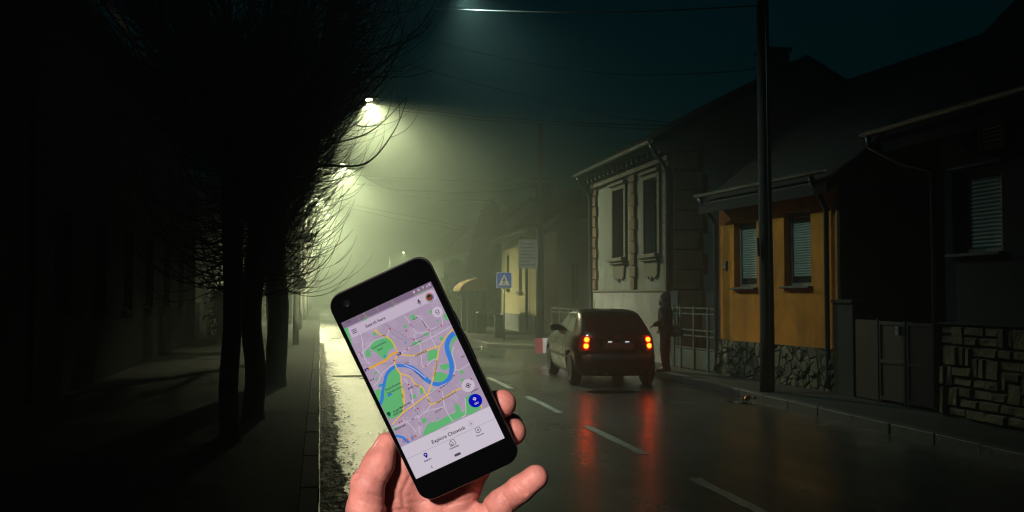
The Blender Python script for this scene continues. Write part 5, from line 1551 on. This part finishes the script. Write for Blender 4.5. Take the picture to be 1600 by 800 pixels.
mb = MB(); flat(mb, [(-SW, -41.35), (SW, -41.35), (SW, -41.1), (-SW, -41.1)], .26, (-SW, -SH)); flat(mb, [(-SW, -32.55), (SW, -32.55), (SW, -32.25), (-SW, -32.25)], .26, (-SW, -SH)); flat(mb, rrect(-2.6, 1.9, -34.1, -33.75, .15, 2), .26, (-SW, -SH))
disc2(mb, *Pp['chev'], 1.9, .255, 20)
mb.build('divider_lines', scr('divider', 172, 160, 178), SCREEN)
mb = MB(); disc2(mb, *Pp['chev'], 1.75, .262, 20)
mb.build('arrow_button', scr('arrow_button', 214, 204, 218), SCREEN)
for q, r_ in (('layers', 3.4), ('locate', 4.2)):
    mb = MB(); disc2(mb, *Pp[q], r_, .25, 24)
    mb.build('round_button', scr('round_button', 212, 198, 216), SCREEN)
mb = MB(); disc2(mb, *Pp['go'], 4.4, .25, 28)
mb.build('go_button', scr('go', 12, 14, 190), SCREEN)
# icons
ik = MB(); Z1 = .28; LO2, HI2 = (-SW, -SH), (SW, SH)
mx, my = Pp['menu']
for q in (-1.1, 0, 1.1): flat(ik, [(mx - 1.6, my + q - .22), (mx + 1.6, my + q - .22), (mx + 1.6, my + q + .22), (mx - 1.6, my + q + .22)], Z1)
mx, my = Pp['mic']
flat(ik, rrect(mx - .55, mx + .55, my - .5, my + 1.8, .5, 3), Z1)
strip(ik, [(mx - 1.15, my + .3), (mx - .9, my - .75), (mx, my - 1.15), (mx + .9, my - .75), (mx + 1.15, my + .3)], .32, Z1); strip(ik, [(mx, my - 1.15), (mx, my - 1.9)], .35, Z1)
mx, my = Pp['layers']
for q in (.35, -.75):
    strip(ik, [(mx - 1.35, my + q), (mx, my + q - .85), (mx + 1.35, my + q)], .35, Z1)
strip(ik, [(mx - 1.35, my + .5), (mx, my + 1.4), (mx + 1.35, my + .5)], .35, Z1)
mx, my = Pp['locate']
ring = [(mx + 1.3 * math.cos(6.2832 * i / 20), my + 1.3 * math.sin(6.2832 * i / 20)) for i in range(21)]
strip(ik, ring, .36, Z1); disc2(ik, mx, my, .7, Z1, 12)
for dx, dy in ((1, 0), (-1, 0), (0, 1), (0, -1)): strip(ik, [(mx + dx * 1.3, my + dy * 1.3), (mx + dx * 1.9, my + dy * 1.9)], .36, Z1)
mx, my = Pp['chev']; strip(ik, [(mx - .35, my + .75), (mx + .4, my), (mx - .35, my - .75)], .36, Z1, LO2)
mx, my = Pp['back']; strip(ik, [(mx + .4, my + .8), (mx - .4, my), (mx + .4, my - .8)], .36, Z1, LO2)
mx, my = Pp['comm']
strip(ik, [(mx - 1.9, my - 1.7), (mx - 1.9, my + .3), (mx - .7, my + 1.3), (mx + .4, my + .3), (mx + .4, my - 1.7), (mx - 1.9, my - 1.7)], .34, Z1, LO2)
strip(ik, [(mx - .7, my + 1.3), (mx - .7, my + 1.9), (mx + 1.9, my + 1.9), (mx + 1.9, my - 1.7), (mx + .4, my - 1.7)], .34, Z1, LO2); flat(ik, [(mx - 1.1, my - 1.6), (mx - .4, my - 1.6), (mx - .4, my - .4), (mx - 1.1, my - .4)], Z1, LO2)
mx, my = Pp['foryou']
strip(ik, [(mx - 1.5, my - 1.3), (mx - 1.5, my + 1.7), (mx + 1.5, my + 1.7), (mx + 1.5, my - 1.3), (mx + .5, my - 1.3), (mx, my - 1.9), (mx - .5, my - 1.3), (mx - 1.5, my - 1.3)], .36, Z1, LO2)
flat(ik, [(mx, my + .95), (mx + .28, my + .48), (mx + .75, my + .2), (mx + .28, my - .08), (mx, my - .55), (mx - .28, my - .08), (mx - .75, my + .2), (mx - .28, my + .48)], Z1, LO2)
ik.build('dark_icons', scr('dark_icon', 40, 34, 44), SCREEN)
mb = MB(); mx, my = Pp['pill']; flat(mb, rrect(mx - 2.2, mx + 2.2, my - .85, my + .85, .8, 5), Z1, LO2)
mb.build('home_pill', scr('pill', 84, 76, 92), SCREEN)
mb = MB(); mx, my = Pp['pin']
flat(mb, [(mx + 1.35 * math.cos(R(q)), my + .45 + 1.35 * math.sin(R(q))) for q in range(-25, 206, 21)] + [(mx, my - 2.0)], Z1, LO2)
mb.build('explore_pin', scr('pin', 14, 14, 150), SCREEN)
mb = MB(); disc2(mb, mx, my + .5, .5, .30); mx, my = Pp['go']
flat(mb, [(mx, my + 2.6), (mx + 1.3, my + 1.3), (mx, my + 0), (mx - 1.3, my + 1.3)], .30, LO2)
mb.build('white_icons', scr('white_icon', 216, 206, 226), SCREEN)
mb = MB(); strip(mb, [(mx - .55, my + .9), (mx - .5, my + 1.45), (mx + .5, my + 1.45)], .3, .32, LO2)
mb.build('go_arrow', scr('go_arrow', 12, 14, 190), SCREEN)
mb = MB(); mx, my = Pp['golfpin']
flat(mb, [(mx + 1.3 * math.cos(R(q)), my + .4 + 1.3 * math.sin(R(q))) for q in range(-25, 206, 21)] + [(mx, my - 1.8)], Z1)
mb.build('golf_pin', scr('golf_pin', 14, 100, 52), SCREEN)
# account picture: coloured ring and a small dark head
mx, my = Pp['avatar']
for k, c3 in enumerate(((200, 70, 60), (210, 160, 60), (70, 140, 90), (70, 100, 190))):
    mb = MB(); strip(mb, [(mx + 2.65 * math.cos(R(k * 90 + 20 + q)), my + 2.65 * math.sin(R(k * 90 + 20 + q))) for q in range(0, 91, 15)], .45, .27, LO2)
    mb.build('account_ring', scr('account_ring', *c3), SCREEN)
mb = MB(); disc2(mb, mx, my, 2.2, .27, 20); mb.build('account_photo', scr('account_photo', 92, 78, 70), SCREEN)
mb = MB(); flat(mb, [(mx - 1.5, my - 1.6), (mx + 1.5, my - 1.6), (mx + .9, my - .6), (mx - .9, my - .6)], .285, LO2); mb.build('account_shirt', scr('account_shirt', 170, 44, 48), SCREEN)
mb = MB(); disc2(mb, mx, my + .1, .9, .295, 14); mb.build('account_face', scr('account_face', 120, 76, 60), SCREEN)
mb = MB(); flat(mb, [(mx - 1.0, my + .2), (mx + 1.0, my + .2), (mx + .8, my + 1.2), (mx, my + 1.5), (mx - .8, my + 1.2)], .305, LO2); mb.build('account_hair', scr('account_hair', 24, 18, 18), SCREEN)

def text_into(mb, s, size, x, y, rot, z, align='CENTER'):
    cu = bpy.data.curves.new('t', 'FONT'); cu.body = s; cu.size = size; cu.align_x = align; cu.align_y = 'CENTER'; cu.resolution_u = 2; cu.offset = (.03 if size < 1.9 else .014) * size
    o = bpy.data.objects.new('t', cu); COL.objects.link(o)
    bpy.context.view_layer.update()
    me = bpy.data.meshes.new_from_object(o.evaluated_get(bpy.context.evaluated_depsgraph_get()))
    cr_, sr_ = math.cos(R(rot)), math.sin(R(rot))
    vs = [(x + v_.co.x * cr_ - v_.co.y * sr_, y + v_.co.x * sr_ + v_.co.y * cr_, z) for v_ in me.vertices]
    w = max(v_.co.x for v_ in me.vertices) - min(v_.co.x for v_ in me.vertices)
    mb.add(vs, [tuple(p.vertices) for p in me.polygons])
    bpy.data.objects.remove(o); bpy.data.meshes.remove(me); bpy.data.curves.remove(cu)
    return w
TM = {k: MB() for k in ('k', 'g', 'br', 'bl', 'nv', 'w', 'd', 'd2')}
for s, (x, y), size, rot, colr in MAP_TEXT:
    big = s in ('Search here', 'Explore Chiswick', 'Explore', 'Commute', 'For you')
    text_into(TM[('d' if s == 'Search here' else 'd2') if big and colr == 'k' else colr], s, size * (.66 if not big else .62), x, y, rot, .33)
for k, nm, c3 in (('k', 'place_names', (62, 52, 66)), ('d', 'search_lettering', (34, 28, 38)), ('d2', 'tab_lettering', (34, 28, 38)), ('g', 'clock_lettering', (84, 72, 90)), ('br', 'road_names', (104, 72, 34)), ('bl', 'river_name', (28, 58, 130)), ('nv', 'selected_tab_lettering', (24, 22, 120)), ('w', 'white_lettering', (214, 204, 224))):
    TM[k].build(nm, scr(nm, *c3), SCREEN)
x = -28.7
for ch_, c3 in zip('Google', ((60, 90, 190), (200, 60, 56), (214, 168, 60), (60, 90, 190), (60, 140, 80), (200, 60, 56))):
    mb = MB(); w = text_into(mb, ch_, 3.1, x, -29.7, 0, .33, 'LEFT'); mb.build('logo_letter', scr('logo_letter', *c3), SCREEN); x += w + .28

# ---------------------------------------------------------------- the hand holding it
def hp(px, py, dz):
    """a point of the hand: where it lies across and up, in mm, at 654 mm + dz from the eye."""
    d = 654.0 + dz
    return ((px - 800) * d / 1600, (400 - py) * d / 1600, d)
CREASES = [([(801, 752), (821, 772)], 1.0, .8), ([(805, 751), (824, 768)], .6, .7), ([(786, 773), (803, 796)], 1.0, .9), ([(782, 777), (797, 799)], .6, .7), ([(752, 783), (766, 806)], 1.6, 1.3),
           ([(600, 786), (616, 780)], .9, .8), ([(602, 790), (615, 786)], .6, .7), ([(599, 800), (634, 795), (662, 808)], 1.2, 1.0), ([(668, 776), (690, 792), (704, 814)], .8, .9), ([(706, 776), (722, 800)], .6, .8), ([(722, 752), (748, 770)], 1.0, .9), ([(724, 757), (744, 774)], .6, .7),
           ([(588, 750), (606, 758)], .8, .8), ([(586, 756), (603, 763)], .5, .7), ([(547, 741), (562, 736)], .9, .7), ([(546, 747), (560, 744)], .8, .7), ([(548, 736), (562, 731)], .6, .7), ([(545, 752), (557, 750)], .6, .7), ([(575, 771), (594, 778)], .5, .8), ([(560, 780), (585, 790)], .35, .8),
           ([(640, 745), (628, 770), (632, 800)], .8, 1.2), ([(618, 788), (650, 785)], .5, .7), ([(622, 778), (642, 774)], .4, .7), ([(660, 784), (700, 776)], .4, .7), ([(700, 790), (735, 780)], .5, .8), ([(822, 752), (832, 762)], .25, .8)]
def hand_sdf(X, Y, Z):
    c = lambda a, b, ra, rb: cap(X, Y, Z, hp(*a), hp(*b), ra, rb)
    def chain(pts, k):
        d = None
        for i in range(len(pts) - 1):
            q = c(pts[i][:3], pts[i + 1][:3], pts[i][3], pts[i + 1][3])
            d = q if d is None else smin(d, q, k)
        return d
    palm = chain([(640, 708, 27, 13.5), (632, 930, 28, 17)], 3)
    palm = smin(palm, chain([(626, 735, 21, 11), (606, 800, 17, 13)], 4), 8)
    palm = smin(palm, chain([(612, 800, 19, 12), (625, 870, 20, 16), (640, 935, 22, 18)], 4), 9)
    palm = smin(palm, chain([(690, 722, 27, 12.5), (655, 935, 26, 18)], 3), 7)
    palm = smin(palm, chain([(722, 764, 26, 12), (672, 940, 28, 17)], 3), 7)
    palm = smin(palm, chain([(740, 822, 24, 11.5), (690, 945, 30, 16)], 3), 7)
    palm = smin(palm, chain([(665, 940, 30, 27), (672, 1050, 34, 25), (690, 1200, 25, 29), (720, 1420, 0, 36)], 6), 14)
    palm = smin(palm, chain([(600, 850, 8, 15), (640, 930, 18, 19)], 4), 14)
    pink = chain([(742, 826, 22, 11), (783, 787, 13, 9.3), (812, 765, 8, 8.7), (837, 746, 6, 8.1)], 2.5)
    ring = chain([(726, 758, 24, 10.5), (783, 670, 37, 9.6), (796, 668, 29, 9.2), (801, 675, 18, 8.9)], 2.5)
    midl = chain([(692, 718, 26, 11), (752, 642, 40, 9.8), (772, 634, 30, 9.6), (784.5, 631, 15, 9.2)], 2.5)
    indx = chain([(655, 700, 26, 11), (682, 618, 40, 9.6), (715, 598, 36, 9.2), (726, 596, 26, 8.4)], 2.5)
    thumb = chain([(598, 862, 6, 14.5), (571, 797, -3, 12.2), (575, 757, -3, 10.7), (592, 724, 4, 10.2), (604, 693, 10, 7.3)], 2.0)
    d = palm
    f4 = np.minimum(np.minimum(pink, ring), np.minimum(midl, indx))
    d = smin(d, f4, 5)
    d = smin(d, thumb, 1.6)
    # knuckle bump of the thumb and the fleshy pads
    d = smin(d, ell(X, Y, Z, hp(562, 751, -1), (5.5, 6, 6)), 3)
    px = X * 1600 / Z + 800; py = 400 - Y * 1600 / Z
    g = np.zeros_like(d)
    for pts, dep, sg in CREASES:
        m = None
        for (ax, ay), (bx, by) in zip(pts[:-1], pts[1:]):
            L2 = (bx - ax) ** 2 + (by - ay) ** 2
            t_ = np.clip(((px - ax) * (bx - ax) + (py - ay) * (by - ay)) / L2, 0, 1)
            q = np.sqrt((px - ax - t_ * (bx - ax)) ** 2 + (py - ay - t_ * (by - ay)) ** 2) * .41
            m = q if m is None else np.minimum(m, q)
        g = np.maximum(g, dep * np.exp(-(m / sg) ** 2))
    return d + g * (Z < 684)
v, f = snet(hand_sdf, (-134, -330, 600), (26, -58, 712), 1.0)
ctr = np.array([-50., -180., 660.])
B3 = np.array([list(RT), list(UP), list(FW)])
def skin_hand():
    m = mat('hand_skin', (.54, .205, .165), .52, var=.30, scale=60, sss=.12, spec=.35)
    nt = m.node_tree; N, L = nt.nodes, nt.links
    b = N['Principled BSDF']
    b.inputs['Subsurface Scale'].default_value = .003
    tc = N.new('ShaderNodeTexCoord')
    v1 = N.new('ShaderNodeTexVoronoi'); v1.feature = 'DISTANCE_TO_EDGE'; v1.inputs['Scale'].default_value = 700
    n1 = N.new('ShaderNodeTexNoise'); n1.inputs['Scale'].default_value = 260; n1.inputs['Detail'].default_value = 5
    n2 = N.new('ShaderNodeTexNoise'); n2.inputs['Scale'].default_value = 75; n2.inputs['Detail'].default_value = 4
    mp = N.new('ShaderNodeMapping'); mp.inputs['Rotation'].default_value = (0, 0, R(-35)); mp.inputs['Scale'].default_value = (.6, 1.6, 1)
    L.new(tc.outputs['Object'], mp.inputs['Vector'])
    for q in (v1, n1): L.new(tc.outputs['Object'], q.inputs['Vector'])
    L.new(mp.outputs['Vector'], n2.inputs['Vector'])
    a1 = N.new('ShaderNodeMath'); a1.operation = 'MULTIPLY_ADD'; a1.inputs[1].default_value = .35; L.new(v1.outputs['Distance'], a1.inputs[0]); L.new(n1.outputs['Fac'], a1.inputs[2])
    a2 = N.new('ShaderNodeMath'); a2.operation = 'MULTIPLY_ADD'; a2.inputs[1].default_value = 1.8; L.new(n2.outputs['Fac'], a2.inputs[0]); L.new(a1.outputs[0], a2.inputs[2])
    bp = N.new('ShaderNodeBump'); bp.inputs['Strength'].default_value = .55; bp.inputs['Distance'].default_value = .0007
    L.new(a2.outputs[0], bp.inputs['Height']); L.new(bp.outputs['Normal'], b.inputs['Normal'])
    return m
HD = thing('hand', 'bare left hand rising from the bottom edge, gripping the phone from behind', 'hand', tuple(CAM + cam_dir(*(ctr * MM_))))
wv = ((v - ctr) * MM_) @ B3
mesh_np('hand_skin', wv, f, skin_hand(), HD)
# thumbnail, seen edge-on along the outer side of the thumb tip
def nailf(X, Y, Z):
    a, b_n = np.array(hp(579, 712, 4)), np.array(hp(597, 684, 11))
    ax_n = (b_n - a) / np.linalg.norm(b_n - a); mid = (a + b_n) / 2
    out = np.array([-.75, .35, .35]); out -= ax_n * (out @ ax_n); out /= np.linalg.norm(out)
    sd = np.cross(ax_n, out)
    q = np.stack([X - mid[0], Y - mid[1], Z - mid[2]])
    u, w_, s_ = np.tensordot(ax_n, q, 1), np.tensordot(out, q, 1), np.tensordot(sd, q, 1)
    return (np.sqrt((u / 7.2) ** 2 + ((w_ + .045 * s_ ** 2 - .2) / 1.0) ** 2 + (s_ / 5.6) ** 2) - 1) * .9
c0 = hp(588, 698, 8)
v, f = snet(nailf, (c0[0] - 12, c0[1] - 12, c0[2] - 12), (c0[0] + 12, c0[1] + 12, c0[2] + 12), .5)
mesh_np('thumbnail', ((v - ctr) * MM_) @ B3, f, mat('fingernail', (.66, .42, .36), .25, var=.06, spec=.5), HD)
# jacket cuff and sleeve, below the picture
def loc_h(px, py, dz):
    p = (np.array(hp(px, py, dz)) - ctr) * MM_
    return Vector((p @ B3).tolist())
sl = smooth_line([loc_h(682, 1130, 30), loc_h(692, 1210, 24), loc_h(706, 1320, 12), loc_h(730, 1480, -10), loc_h(770, 1720, -40)], 6)
rr = [.039 + .0016 * math.sin(i * 2.1) + .0009 * i for i in range(len(sl))]
MB().tube(sl, rr, 24).build('jacket_sleeve', M_JACKET, HD, smooth=True)
